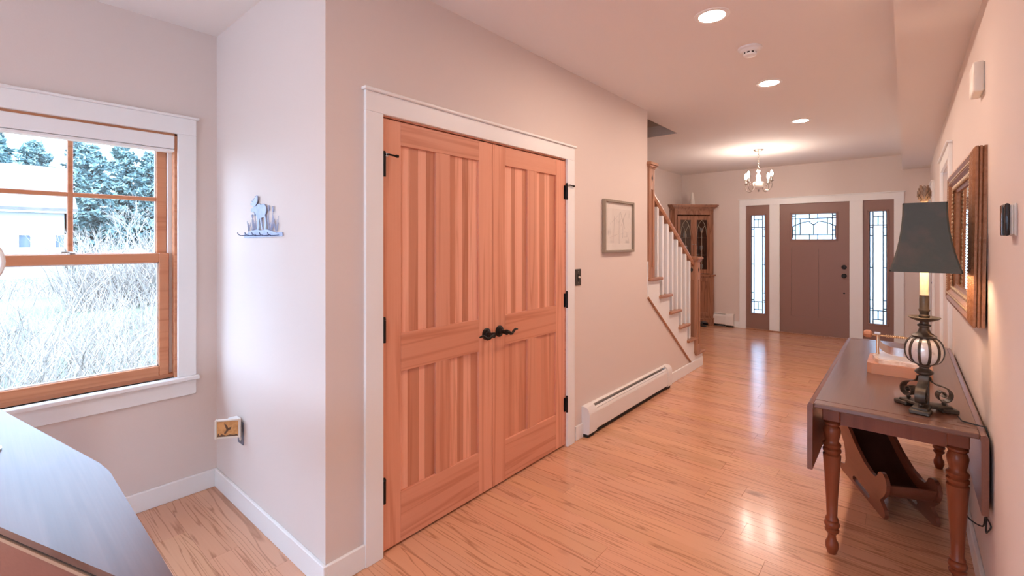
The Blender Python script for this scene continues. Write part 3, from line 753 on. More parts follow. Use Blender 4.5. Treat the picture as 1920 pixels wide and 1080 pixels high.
# ------------------------------------------------------------------ table lamp
LXc, LYc = .058, 2.65
lp = thing('table_lamp', 'bronze buffet lamp with ribbed mercury-glass ball and dark square shade', 'lamp', (LXc, LYc, TZ))
# three-armed stepped foot with a scroll on each arm
for deg in (-100, 18, 140):
    R_ = Matrix.Rotation(math.radians(deg), 4, 'Z')
    MB().box(.0, .088, -.027, .027, .012, .027, .004).xf(R_).build('foot_arm', BRONZE, lp)
    MB().box(.050, .106, -.034, .034, 0, .018, .004).xf(R_).build('foot_pad', BRONZE, lp)
    sc_ = [(.0165, 0, .142), (.022, 0, .124), (.036, 0, .112), (.058, 0, .106), (.078, 0, .096), (.090, 0, .076), (.085, 0, .053), (.067, 0, .042), (.049, 0, .049), (.043, 0, .066), (.051, 0, .082), (.065, 0, .081), (.070, 0, .068), (.061, 0, .061)]
    sm = []
    for i in range(len(sc_)-1):
        p0, p1, p2, p3 = (Vector(sc_[max(0, i-1)]), Vector(sc_[i]), Vector(sc_[i+1]), Vector(sc_[min(len(sc_)-1, i+2)]))
        for q in (0, .33, .66): sm.append(.5*((2*p1)+(p2-p0)*q+(2*p0-5*p1+4*p2-p3)*q*q+(3*p1-p0-3*p2+p3)*q**3))
    sm.append(Vector(sc_[-1]))
    sc = MB().band(sm, .034, .004, (0, 1, 0)).xf(R_).build('scroll', BRONZE, lp, True)
    MB().lathe([(0, -.008), (.006, -.006), (.009, 0), (.006, .006), (0, .008)], (.066, 0, .034), 10).xf(R_).build('bead', BRONZE, sc, True)
MB().box(-.017, .017, -.017, .017, .012, .150, .003).build('column', BRONZE, lp)
MB().lathe([(.014, .146), (.024, .150), (.031, .156), (.032, .163), (.024, .170), (.017, .176), (.017, .182), (.023, .186), (.024, .192), (.02, .197)], seg=24).build('lower_collar', BRONZE, lp, True)
ball = [(.02, .194)]
for i in range(1, 12):
    t = -PI/2+PI*i/12; ball.append((.019+.046*math.cos(t)**.8, .252+.057*math.sin(t)))
ball.append((.02, .31))
MB().lathe(ball, seg=32).build('glass_ball', MERC, lp, True)
for k in range(12):
    a = 2*PI*(k+.5)/12
    MB().band([((r+.001)*math.cos(a), (r+.001)*math.sin(a), z) for r, z in ball], .0095, .003, (-math.sin(a), math.cos(a), 0)).build('rib', BRONZE, lp)
MB().lathe([(.030, .304), (.041, .308), (.042, .315), (.034, .320), (.022, .330), (.017, .345), (.0165, .352), (.023, .356), (.0235, .361), (.016, .366), (.015, .376), (.02, .381)], seg=24).build('neck', BRONZE, lp, True)
MB().lathe([(.012, .374), (.03, .379), (.048, .387), (.055, .394), (.053, .396), (.03, .389), (.012, .386)], seg=28).build('drip_pan', BRONZE, lp, True)
MB().lathe([(.013, .386), (.017, .392), (.019, .400), (.015, .406), (.0165, .418), (.0195, .422), (.0195, .426), (.0165, .430), (.0165, .487), (.014, .488)], seg=20).build('candle_cup', BRONZE, lp, True)
MB().lathe([(.0145, .486), (.0145, .610), (.008, .612)], seg=16).build('candle_sleeve', CANDLE, lp, True)
bulb = MB().lathe([(.008, .612), (.012, .622), (.02, .645), (.022, .665), (.016, .690), (0, .705)], seg=14).build('bulb', TBLE, lp, True)
# flared square shade, open below and above
def shade(mat, off, name):
    m = MB(); rings = []
    for i in range(13):
        q = i/12; hw_ = .114-.043*(1-(1-q)**2.1)-off
        z = .592+.284*q
        cc = .006; rings.append([m.bm.verts.new((x, y, z)) for x, y in ((-hw_+cc, -hw_), (hw_-cc, -hw_), (hw_, -hw_+cc), (hw_, hw_-cc), (hw_-cc, hw_), (-hw_+cc, hw_), (-hw_, hw_-cc), (-hw_, -hw_+cc))])
    for A, B in zip(rings, rings[1:]):
        for i in range(8): m.bm.faces.new((A[i], A[(i+1) % 8], B[(i+1) % 8], B[i]))
    bmesh.ops.recalc_face_normals(m.bm, faces=m.bm.faces[:])
    return m.build(name, mat, lp, True)
shade(SHADE, 0, 'shade'); shade(SHADEIN, .003, 'shade_lining')
for z, hw_ in ((.592, .1125), (.876, .0698)):
    m = MB()
    for a in ((-hw_, hw_, -hw_, -hw_+.004), (-hw_, hw_, hw_-.004, hw_), (-hw_, -hw_+.004, -hw_, hw_), (hw_-.004, hw_, -hw_, hw_)): m.box(a[0], a[1], a[2], a[3], z-.003, z+.003)
    m.build('shade_trim', SHADE, lp)
m = MB().tube([(-.062, 0, .868), (.062, 0, .868)], .0022, 6).tube([(0, -.062, .868), (0, .062, .868)], .0022, 6).tube([(.014, 0, .612), (.036, 0, .66), (.036, 0, .78), (.004, 0, .868)], .0018, 6).tube([(-.014, 0, .612), (-.036, 0, .66), (-.036, 0, .78), (-.004, 0, .868)], .0018, 6)
m.build('harp', BRASS, lp)
fin = MB().lathe([(.006, .866), (.007, .884), (.013, .888), (.014, .896), (.018, .908), (.0195, .922), (.017, .938), (.011, .950), (0, .956)], seg=14)
for i in range(5):
    for k in range(8):
        a = 2*PI*(k+.5*(i % 2))/8; r = (.0165, .0195, .019, .0165, .0115)[i]; z = .900+.0115*i
        fin.prism([(-.006, -.004), (.006, -.004), (0, .011)], 'x', 0, .004).bm.verts.ensure_lookup_table()
        vs_ = fin.bm.verts[-6:]
        bmesh.ops.transform(fin.bm, matrix=Matrix.Translation((r*math.cos(a), r*math.sin(a), z)) @ Matrix.Rotation(a, 4, 'Z'), verts=vs_)
fin.build('finial', pm('finial_bronze', (.28, .19, .13), .5, .3), lp)
MB().tube([(.10, -.06, .012), (.11, -.09, .004), (.15, -.11, .004), (.174, -.115, .003), (.1805, -.13, -.02), (.1815, -.14, -.10), (.181, -.13, -.30)], .0028, 6).build('power_cord', RUBBER, lp, True)
random.seed(5)
def spline(P, n=6):
    out = []
    for i in range(len(P)-1):
        p0, p1, p2, p3 = (Vector(P[max(0, i-1)]), Vector(P[i]), Vector(P[i+1]), Vector(P[min(len(P)-1, i+2)]))
        for j in range(n):
            q = j/n; out.append(.5*((2*p1)+(p2-p0)*q+(2*p0-5*p1+4*p2-p3)*q*q+(3*p1-p0-3*p2+p3)*q**3))
    return out+[Vector(P[-1])]
cl = [(.191, -.13, -.29), (.190, -.09, -.34), (.190, -.06, -.42), (.188, -.13, -.39), (.191, -.19, -.34), (.189, -.05, -.37), (.186, 0, -.43), (.15, .01, -.42), (.13, -.03, -.37)]
MB().tube(spline([(x-.010, y, z) for x, y, z in cl]), .0028, 6).build('cord_bundle', RUBBER, lp, True)

# ------------------------------------------------------------------ brass device on the wooden block
dv = thing('brass_press', 'small brass clamp device with threaded rod and curved steel band on the table', 'ornament', (-.03, 3.345, TZ))
MB().prism([(-.135, -.13), (-.115, -.15), (.115, -.15), (.135, -.13), (.135, .13), (.115, .15), (-.115, .15), (-.135, .13)], 'z', 0, .055).build('wooden_base', BLOCK, dv)
out = []
for i in range(48):
    t = 2*PI*i/48; sq = 1/max(abs(math.cos(t)), abs(math.sin(t))); r = min(sq, 1.22)*(1+.05*math.cos(6*t))
    out.append((.110*r*math.cos(t), .128*r*math.sin(t)))
MB().prism(out, 'z', .055, .074).build('scalloped_plate', STONE, dv)
MB().prism([(x*.9, y*.9) for x, y in out], 'z', .074, .079).build('plate_face', pm('worn_metal_face', (.74, .66, .62), .3, .3), dv)
for x_ in (-.095, .095):
    MB().lathe([(.009, .079), (.009, .084), (.0075, .087), (.0075, .185), (0, .186)], (x_, .03, 0), 12).build('post', BRASS, dv, True)
bd = [(-.092, .03, .155), (-.088, -.01, .148), (-.070, -.045, .132), (-.035, -.075, .122), (.01, -.085, .119), (.05, -.075, .122), (.08, -.045, .132), (.092, -.01, .148), (.093, .03, .155)]
MB().band(spline(bd), .042, .002, (0, 0, 1)).build('curved_band', STEEL, dv, True)
MB().tube([(-.125, .03, .182), (.125, .03, .182)], .0045, 8).build('rod', BRASS, dv, True)
m = MB()
for i in range(15): m.torus((-.055+i*.0085, .03, .182), .0062, .0026, 'x', 10, 5)
m.build('thread', BRASS, dv, True)
MB().lathe([(0, -.025), (.014, -.024), (.022, -.012), (.022, .008), (.012, .016), (0, .017)], (-.135, .03, .186), 8, 'x').build('wooden_knob', BLOCK, dv)
MB().box(-.112, -.082, .012, .048, .188, .199, .003).build('clamp_block', STEEL, dv)
MB().box(.078, .112, .012, .048, .166, .200, .003).build('clamp_block', BRASS, dv)
MB().lathe([(.004, .2), (.004, .207), (.013, .209), (.013, .216), (0, .217)], (.095, .03, 0), 12).build('thumb_screw', BRASS, dv, True)

# ------------------------------------------------------------------ magazine cradle under the table
ph = math.atan2(-.918, .397)
cr = thing('magazine_cradle', 'dark wooden sleigh-shaped magazine cradle under the drop-leaf table', 'magazine rack', (-.307, 3.64, 0), ph)
# local x = towards its front, local y = across (to the far panel)
pan = [(-.045, .275), (-.03, .305), (0, .322), (.04, .325), (.085, .315), (.127, .293), (.205, .246), (.327, .195), (.417, .178), (.470, .180), (.49, .195), (.505, .222), (.53, .236), (.557, .236), (.583, .223), (.598, .196), (.594, .165), (.572, .129), (.54, .098), (.522, .082), (.545, .066), (.572, .052), (.580, .03), (.568, .006), (.545, 0), (.02, 0), (-.015, .004), (-.028, .022), (-.018, .04), (.02, .048), (.05, .06), (.062, .095), (.05, .15), (.03, .19), (-.01, .225), (-.035, .25)]
slot = [(.17, .02), (.39, .02), (.40, .034), (.385, .046), (.19, .052), (.168, .036)]
def panel_mesh(y0, y1):
    """side panel with a slot: bridge the outline and the hole with a keyhole cut"""
    m = MB(); i0 = min(range(len(pan)), key=lambda i: (pan[i][0]-.02)**2+pan[i][1]**2)
    o = pan[i0:]+pan[:i0+1]
    hcw = slot[:1]+slot[:0:-1]+slot[:1]
    poly = o+hcw
    A = [m.bm.verts.new((x, y0, z)) for x, z in poly]; B = [m.bm.verts.new((x, y1, z)) for x, z in poly]
    from mathutils.geometry import tessellate_polygon
    tris = tessellate_polygon([[Vector((x, z, 0)) for x, z in pan], [Vector((x, z, 0)) for x, z in slot]])
    src = pan+slot
    m.bm.clear()
    A = [m.bm.verts.new((x, y0, z)) for x, z in src]; B = [m.bm.verts.new((x, y1, z)) for x, z in src]
    for t in tris: m.bm.faces.new([A[i] for i in t]); m.bm.faces.new([B[i] for i in reversed(t)])
    for lo, n in ((0, len(pan)), (len(pan), len(slot))):
        for i in range(n):
            a, b_ = lo+i, lo+(i+1) % n; m.bm.faces.new((A[a], A[b_], B[b_], B[a]))
    return m
panel_mesh(-.009, .009).build('side_panel', CRD, cr)
panel_mesh(.211, .229).build('side_panel', CRD, cr)
bk = spline([(-.01, 0, .285), (.06, 0, .262), (.13, 0, .222), (.21, 0, .178), (.31, 0, .135), (.42, 0, .11), (.5, 0, .108)])
MB().band([(p.x, .11, p.z) for p in bk], .201, .010, (0, 1, 0)).build('back_board', CRDD, cr, True)
MB().band([(.503, .11, .103), (.535, .11, .118), (.562, .11, .145), (.578, .11, .175), (.580, .11, .19)], .201, .010, (0, 1, 0)).build('front_board', CRD, cr, True)

# ================================================================== RIGHT WALL: MIRROR, THERMOSTAT, CHIME
mw = thing('wall_mirror', 'gilt carved-frame mirror hanging on the right wall', 'mirror', (XR-.012, 3.145, 1.113), .016)
W2, HH = .535, .728
prof = [(0, 0), (0, .010), (.004, .013), (0, .016), (0, .022), (.004, .024), (0, .027), (0, .034), (.010, .042), (.03, .050), (.045, .043), (.052, .046), (.066, .046), (.074, .036), (.098, .020), (.112, .016), (.112, .008)]
m = MB(); rings = []
for ins, h in prof: rings.append([m.bm.verts.new((-h-.004, y_, z)) for y_, z in ((-W2+ins, ins), (W2-ins, ins), (W2-ins, HH-ins), (-W2+ins, HH-ins))])
for A, B in zip(rings, rings[1:]):
    for i in range(4): m.bm.faces.new((A[i], A[(i+1) % 4], B[(i+1) % 4], B[i]))
m.build('frame', GOLD, mw)
random.seed(9)
m = MB()                                       # carved leaf border on the inner cove
def bead(y_, z, r, h, el): m.lathe([(0, 0), (r*.8, -h*.35), (r, -h*.7), (r*.6, -h), (0, -h*1.1)], (-.026, y_, z), 7, 'x', el, 1/el)
n1, n2 = 38, 25
for k in range(n1):
    y_ = -W2+.09+(2*W2-.18)*(k+.5)/n1
    for z in (.087, HH-.087): bead(y_, z, .012, .012, .9)
for k in range(n2):
    z = .09+(HH-.18)*(k+.5)/n2
    for y_ in (-W2+.087, W2-.087): bead(y_, z, .012, .012, 1.1)
for k in range(70):
    y_ = -W2+.06+(2*W2-.12)*(k+.5)/70
    for z in (.059, HH-.059): m.lathe([(.005, 0), (.004, -.004), (0, -.006)], (-.049, y_, z), 5, 'x')
for k in range(46):
    z = .06+(HH-.12)*(k+.5)/46
    for y_ in (-W2+.059, W2-.059): m.lathe([(.005, 0), (.004, -.004), (0, -.006)], (-.049, y_, z), 5, 'x')
m.build('carved_border', GILT, mw, kind='stuff')
MB().box(-.014, -.010, -W2+.108, W2-.108, .108, HH-.108).build('mirror_glass', MIRR, mw)
MB().box(-.010, -.002, -W2+.02, W2-.02, .02, HH-.02).build('backing', DARK, mw)
mw.rotation_euler.y = .012
th = thing('thermostat', 'small thermostat with shiny dark face on the right wall', 'thermostat', (XR, 2.015, 1.522))
MB().box(-.006, 0, -.048, .048, -.048, .048, .003).build('wall_plate', IVORY, th)
MB().box(-.014, -.006, -.042, .042, -.044, .044, .003).build('body', IVORY, th)
MB().box(-.026, -.014, -.047, .047, -.048, .048, .0055, 3).build('face', pm('black_glass', (.02, .02, .022), .06), th, True)
ch = thing('door_chime', 'plain beige chime box high on the right wall', 'door chime', (XR, 2.76, 2.075))
MB().box(-.036, -.002, -.075, .075, 0, .125, .008, 3).build('cover', IVORY, ch, True)
MB().box(-.002, 0, -.07, .07, .004, .12).build('back_plate', WHITEP, ch)

# ================================================================== CEILING FIXTURES
def downlight(label, x, y):
    r = thing('recessed_light', label, 'ceiling light', (x, y, H), group='recessed hall lights')
    MB().lathe([(.066, -.002), (.068, -.006), (.088, -.004), (.092, 0), (.066, 0)], seg=32).build('trim_ring', TRIM, r, True)
    MB().lathe([(0, -.0035), (.067, -.0035), (.067, 0), (0, 0)], seg=32).build('lens', CANE, r)
downlight('recessed ceiling light nearest the camera, beside the smoke detector', -.806, 2.628)
downlight('recessed ceiling light in the middle of the row of three', -.808, 4.02)
downlight('recessed ceiling light farthest along, nearest the chandelier', -.815, 5.474)
for x, y in ((-.8, -.4),): downlight('added recessed fill light behind the camera, out of the picture', x, y)  # unseen lamp added as fill for the near end of the hall
sd = thing('smoke_detector', 'round white smoke detector on the hall ceiling', 'smoke detector', (-.757, 3.223, H))
MB().lathe([(.070, 0), (.070, -.010), (.062, -.016), (0, -.016)], seg=32).build('base', WHITEP, sd, True)
MB().lathe([(.060, -.016), (.056, -.024), (.046, -.030), (0, -.030)], seg=32).build('body', WHITEP, sd, True)
MB().lathe([(.036, -.030), (.036, -.041), (0, -.041)], seg=24).build('vent_ring', DARK, sd)
m = MB()
for k in range(9):
    a = 2*PI*k/9; m.box(-.005, .005, .034, .039, -.042, -.029).bm.verts.ensure_lookup_table()
    bmesh.ops.transform(m.bm, matrix=Matrix.Rotation(a, 4, 'Z'), verts=m.bm.verts[-8:])
m.build('vent_bars', WHITEP, sd)
MB().lathe([(.039, -.040), (.036, -.050), (.028, -.054), (0, -.055)], seg=28).build('cap', WHITEP, sd, True)

cx, cy = -1.5, 6.83
cd = thing('chandelier', 'four-arm chandelier with cream turned column and lit candle bulbs', 'chandelier', (cx, cy, H))
MB().lathe([(.06, 0), (.062, -.006), (.05, -.016), (.02, -.026), (.008, -.034), (0, -.036)], seg=24).build('canopy', NICKEL, cd, True)
m = MB(); z = -.045
for i in range(10):
    m.torus((0, 0, z), .011, .0022, 'x' if i % 2 else 'y', 10, 5, 1 if i % 2 else .75, .75 if i % 2 else 1)
    z -= .0195
m.build('chain', NICKEL, cd, True)
MB().torus((0, 0, -.252), .016, .003, 'y', 14, 6).build('loop', NICKEL, cd, True)
MB().lathe([(.006, -.268), (.022, -.278), (.026, -.286), (.013, -.300), (.011, -.315), (.026, -.345), (.034, -.362), (.026, -.368), (.022, -.372), (.022, -.38), (.03, -.400), (.03, -.42), (.026, -.428)], seg=20).build('column', CERAM, cd, True)
MB().lathe([(.03, -.426), (.058, -.432), (.065, -.445), (.064, -.468), (.056, -.495), (.036, -.518), (.015, -.530), (.008, -.535)], seg=24).build('bowl', CERAM, cd, True)
MB().lathe([(.008, -.532), (.012, -.538), (.006, -.545), (.009, -.556), (0, -.562)], seg=12).build('drop_finial', NICKEL, cd, True)
for k in range(4):
    a = TH+math.radians(24.6+90*k); R_ = Matrix.Rotation(a, 4, 'Z')
    arm = [(.05, 0, -.452), (.066, 0, -.44), (.075, 0, -.46), (.082, 0, -.51), (.105, 0, -.545), (.145, 0, -.553), (.180, 0, -.530), (.196, 0, -.49), (.188, 0, -.455), (.165, 0, -.443), (.148, 0, -.462), (.158, 0, -.48)]
    am = MB().tube(spline([Vector(p) for p in arm], 4), .0052, 7).xf(R_).build('arm', NICKEL, cd, True)
    MB().lathe([(.004, -.448), (.024, -.436), (.027, -.432), (.010, -.430), (.009, -.424)], (.19, 0, 0), 14).tube([(.192, 0, -.462), (.19, 0, -.44)], .005, 6).xf(R_).build('drip_pan', NICKEL, am, True)
    MB().lathe([(.009, -.432), (.009, -.375)], (.19, 0, 0), 10).xf(R_).build('candle_sleeve', NICKEL, am, True)
    MB().lathe([(.008, -.375), (.013, -.365), (.017, -.348), (.015, -.328), (.008, -.308), (0, -.296)], (.19, 0, 0), 12).xf(R_).build('bulb', BULBE, am, True)

# ================================================================== CORNER CUPBOARD
D = .47; cbx, cby = XW+.7071*D, YF-.7071*D
cb = thing('corner_cupboard', 'tall oak corner cupboard with gothic-arched glass doors', 'cupboard', (cbx, cby, 0), PI/4)
def plan(w, f=0., d=D-.012):      # local: x along the front, y into the corner
    t = (d-w-f)/2
    return [(-w, f), (w, f), (w+t, f+t), (0, d), (-w-t, f+t)]
def frame_plan(w, f, d, z0, z1): return MB().prism(plan(w, f, d), 'z', z0, z1)
# base: plinth with bracket feet, body, door
m = MB(); w = .365
m.prism([(-w, 0), (-w+.09, 0), (-w+.11, .06), (-w+.16, .085), (w-.16, .085), (w-.11, .06), (w-.09, 0), (w, 0), (w, .115), (-w, .115)], 'y', -.012, .008)
m.build('bracket_foot', CAB, cb)
MB().box(w-.02, w, .008, .06, 0, .115).box(-w, -w+.02, .008, .06, 0, .115).build('foot_return', CAB, cb)
MB().box(-w-.008, w+.008, -.018, .03, .115, .135, .005).build('base_moulding', CAB, cb)
frame_plan(.355, 0, D-.012, .12, .868).build('lower_body', CAB, cb)
frame_plan(.372, -.022, D-.012, .868, .890).build('waist_moulding', CAB, cb)
for x0, x1 in ((-.30, -.003), (.003, .30)):
    dr = thing('lower_door', None, None); dr.parent = cb
    for a in ((x0, x0+.055, .17, .84), (x1-.055, x1, .17, .84), (x0+.055, x1-.055, .17, .235), (x0+.055, x1-.055, .775, .84)):
        MB().box(a[0], a[1], -.016, 0, a[2], a[3], .003).build('frame_rail', CAB, dr)
    MB().box(x0+.055, x1-.055, -.006, 0, .235, .775).build('panel', CAB, dr, color=(.9, .85, .82))
# upper carcass is hollow: back boards, sides, shelves, face frame
w = .335; zb, zt = .890, 2.03
t = (D-.012-w)/2
for q in (-1, 1): MB().prism([(q*w, .012), (q*(w+t), t+.012), (q*(w+t-.014), t+.026), (q*(w-.02), .022)], 'z', zb, zt).build('side', CAB, cb)
for q in (-1, 1): MB().prism([(q*(w+t), t), (0, D-.012), (0, D-.03), (q*(w+t-.016), t)], 'z', zb, zt).build('back', CAB, cb)
for z in (zb, 1.22, 1.53): MB().prism([(-w+.02, .03), (w-.02, .03), (w+t-.03, t+.01), (0, D-.035), (-w-t+.03, t+.01)], 'z', z, z+.014).build('shelf', CAB, cb)
for a in ((-w, -w+.045, zb, zt), (w-.045, w, zb, zt), (-w+.045, w-.045, zt-.05, zt), (-w+.045, w-.045, zb, zb+.02)): MB().box(a[0], a[1], 0, .018, a[2], a[3], .002).build('face_frame', CAB, cb)
MB().box(-.30, .30, -.014, 0, 1.935, 2.005, .003).build('frieze_panel', CAB, cb)
m = frame_plan(.335, 0, D-.012, zt, 2.045).prism(plan(.36, -.02), 'z', 2.045, 2.07).prism(plan(.385, -.045), 'z', 2.07, 2.095).prism(plan(.405, -.058), 'z', 2.095, 2.112)
m.build('cornice', CAB, cb)
for x0, x1 in ((-.289, -.002), (.002, .289)):
    dr = thing('glass_door', None, None); dr.parent = cb
    z0, z1 = .915, 1.915; s_ = .052
    for a in ((x0, x0+s_, z0, z1), (x1-s_, x1, z0, z1), (x0+s_, x1-s_, z0, z0+.07), (x0+s_, x1-s_, z1-.07, z1)):
        MB().box(a[0], a[1], -.018, 0, a[2], a[3], .003).build('frame_rail', CAB, dr)
    g0, g1 = x0+s_, x1-s_; mid = (g0+g1)/2; zs, za = z1-.34, z1-.075
    MB().box(g0, g1, -.007, -.005, z0+.07, z1-.07).build('pane', CABG, dr)
    m = MB().tube([(mid, -.010, z0+.07), (mid, -.010, zs+.08)], .0045, 5)
    hw_ = (g1-g0)/2
    for s2 in (-1, 1):
        m.tube(spline([Vector(p) for p in ((mid+s2*hw_, -.01, zs), (mid+s2*hw_*.82, -.01, zs+.12), (mid+s2*hw_*.45, -.01, zs+.215), (mid, -.01, za))], 5), .0045, 5)
        m.tube(spline([Vector(p) for p in ((mid, -.01, zs+.08), (mid+s2*hw_*.28, -.01, zs+.15), (mid+s2*hw_*.70, -.01, zs+.215), (mid+s2*hw_*.8, -.01, zs+.16))], 5), .004, 5) if False else m.tube(spline([Vector(p) for p in ((mid, -.01, zs+.05), (mid+s2*hw_*.25, -.01, zs+.12), (mid+s2*hw_*.62, -.01, zs+.175))], 5), .004, 5)
    m.build('tracery', CAME, dr)
    MB().lathe([(.008, 0), (.006, -.01), (.010, -.018), (0, -.022)], (x1-.02 if x0 < -.1 else x0+.02, -.018, 1.42), 10, 'y').build('knob', NICKEL, dr, True)
def incab(x, y, z):
    c_, s_ = math.cos(PI/4), math.sin(PI/4); return (cbx+x*c_-y*s_, cby+x*s_+y*c_, z)
def goblet(label, p):
    r = thing('goblet', label, 'glass', p, group='stemware in the corner cupboard')
    MB().lathe([(.03, 0), (.028, .004), (.005, .008), (.004, .07), (.018, .085), (.03, .11), (.031, .15), (.027, .165)], seg=14).build('cup', GLASSY, r, True)
for k, (x, y, z, lb) in enumerate(((.10, .12, 1.234, 'left stemmed glass on the middle shelf behind the right cupboard door'), (.19, .10, 1.234, 'right stemmed glass on the middle shelf behind the right cupboard door'), (-.09, .12, 1.234, 'stemmed glass on the middle shelf behind the left cupboard door'), (.2, .12, .904, 'stemmed glass at the bottom of the right cupboard door'), (.2, .1, 1.544, 'stemmed glass on the top shelf behind the right cupboard door'))): goblet(lb, incab(x, y, z))
MB().lathe([(.03, 0), (.032, .03), (.024, .075), (.010, .10), (.009, .115), (0, .116)], seg=16).build('white_vase', CERAM, None, True, loc=incab(-.10, .11, 1.544), label='small white vase on the top shelf behind the left cupboard door', cat='vase')
MB().lathe([(.06, 0), (.075, .012), (.08, .016), (.0, .008)], seg=20).build('plate', CERAM, None, True, loc=incab(.13, .2, 1.234), label='pale dish lying on the middle shelf of the cupboard', cat='plate')
MB().lathe([(.048, 0), (.05, .006), (.045, .02), (.018, .215), (.012, .222), (0, .224)], seg=20).build('cone_figurine', CERAM, None, True, loc=(*incab(.03, .10, 0)[:2], 2.112), label='white ceramic cone standing on top of the corner cupboard', cat='ornament')
# black slipper pushed under the cupboard
sl_ = thing('slipper', 'black slipper on the floor at the foot of the corner cupboard', 'slipper', (*incab(.12, -.03, 0)[:2], 0), PI/4+.5)
m = MB().lathe([(0, -.10), (.028, -.09), (.038, -.05), (.034, .0), (.040, .06), (.036, .10), (0, .115)], (0, 0, .012), 16, 'y', .3, 1)
m.build('sole', RUBBER, sl_, True)
m = MB().lathe([(0, .0), (.036, .01), (.040, .05), (.034, .09), (0, .112)], (0, 0, .03), 16, 'y', 1.0, 1)
m.build('upper', RUBBER, sl_, True)

# ================================================================== CONSOLE AT THE LOWER LEFT, WITH ROUND MIRROR
ZC = .80
cp = [onZ(0, 767, ZC), onZ(187, 868, ZC), onZ(206, 884, ZC), onZ(325, 1080, ZC)]
n1_, n2_ = onZ(0, 988, ZC), onZ(217, 1080, ZC)
d1 = Vector((cp[1][0]-cp[0][0], cp[1][1]-cp[0][1])).normalized(); d2 = Vector((cp[3][0]-cp[2][0], cp[3][1]-cp[2][1])).normalized(); dn = Vector((n2_[0]-n1_[0], n2_[1]-n1_[1])).normalized()
pA = Vector(cp[0])-d1*.25; pD = Vector(cp[3])+d2*.06; pE = Vector(n2_)+dn*.10; pF = Vector(n1_)-dn*1.25
poly = [tuple(pF), tuple(pE), tuple(pD), cp[2], cp[1], tuple(pA)]
ccx = sum(p[0] for p in poly)/6; ccy = sum(p[1] for p in poly)/6
co = thing('console_table', 'dark polished wood table with angled corner below the alcove window', 'table', (ccx, ccy, 0))
pl = [(x-ccx, y-ccy) for x, y in poly]
def inset(P, d):
    out_ = []; n = len(P)
    for i in range(n):
        a, b_, c_ = Vector(P[i-1]), Vector(P[i]), Vector(P[(i+1) % n])
        e1, e2 = (b_-a).normalized(), (c_-b_).normalized()
        n1, n2 = Vector((-e1.y, e1.x)), Vector((-e2.y, e2.x))
        k = (n1+n2); k = k/max(.35, 1+n1.dot(n2)); out_.append(tuple(b_+k*d))
    return out_
MB().prism(pl, 'z', ZC-.016, ZC).build('top', CON, co)
MB().prism(inset(pl, .007), 'z', ZC-.026, ZC-.016).build('reveal', DARK, co)
MB().prism(inset(pl, .001), 'z', ZC-.034, ZC-.026).build('bead', pm('bead_wood', (.42, .26, .17), .4), co)
MB().prism(inset(pl, .006), 'z', ZC-.16, ZC-.034).build('apron', CON, co, color=(1.6, 1.2, 1.1))
ins = inset(pl, .035)
for i in (0, 2, 4, 5):
    x, y = ins[i]; MB().lathe([(.012, 0), (.014, .02), (.02, .4), (.022, ZC-.16)], (x, y, 0), 14).build('leg', CON, co, True)
# small round mirror: only its rim reaches into the picture
vx, vy = -2.19, .003
vm = thing('vanity_mirror', 'round white-rimmed disc standing on the dark table, cut by the left picture edge', 'mirror', (vx, vy, ZC), 1.15)
MB().lathe([(.07, 0), (.07, .006), (.02, .014), (0, .014)], seg=24).build('base', NICKEL, vm, True)
MB().tube([(0, 0, .01), (0, 0, .50)], .006, 10).build('stem', NICKEL, vm, True)
MB().torus((0, -.012, .595), .082, .007, 'y', 36, 8).build('rim', WHITEP, vm, True)
MB().lathe([(0, -.016), (.08, -.016), (.08, -.006), (0, -.006)], (0, 0, .595), 36, 'y').build('disc', pm('lilac_disc', (.62, .60, .72), .3), vm)

# ================================================================== OUTSIDE
GZ = -.8
struct('ground', MB().box(-120, -XR-3.4 if False else XW-.16, -60, 90, GZ-.2, GZ).box(XW-.16, 30, YF+.14, 60, GZ-.2, GZ), GRASS, 'dry lawn and field outside')
struct('porch_slab', MB().box(-3, .6, YF+.14, YF+1.6, -.2, -.03), pm('porch_grey', (.45, .45, .45), .8), 'grey porch slab outside the front door')
bx = -42.
br = thing('barn', 'white barn with grey shingle roof beyond the brush', 'barn', (bx, -4.5, GZ))
hy = 8.84; ez, rz_ = 3.77-GZ, 6.7-GZ
def wallbox(m, wins):
    ys = [-hy]; 
    for a, b_, c_, d_ in sorted(wins):
        m.box(-.2, 0, ys[-1], a, 0, ez); m.box(-.2, 0, a, b_, 0, c_); m.box(-.2, 0, a, b_, d_, ez); ys.append(b_)
    m.box(-.2, 0, ys[-1], hy, 0, ez)
wins = []
for u0, u1, v0, v1 in ((35, 57, 441, 464), (104, 124, 441, 464)):
    a, za_ = onX(u0, v1, bx); b_, zb_ = onX(u1, v0, bx); wins.append((a+4.5, b_+4.5, za_-GZ, zb_-GZ))
wins.append((-3.6, -2.6, 1.6, 2.5))
m = MB(); wallbox(m, wins); m.build('front_wall', BARNW, br)
MB().prism([(0, 0), (-8, 0), (-8, ez), (-4, rz_-.1), (0, ez)], 'y', hy-.2, hy).build('gable_wall', BARNW, br)
MB().prism([(0, 0), (-8, 0), (-8, ez), (-4, rz_-.1), (0, ez)], 'y', -hy, -hy+.2).build('gable_wall', BARNW, br)
MB().prism([(.5, ez-.3), (.5, ez-.12), (-4, rz_+.08), (-8.5, ez-.12), (-8.5, ez-.3), (-4, rz_-.1)], 'y', -hy-.4, hy+.4).build('roof', ROOF, br)
MB().box(.0, .35, -hy-.3, hy+.3, ez-.42, ez-.26).build('eave_trim', TRIM, br)
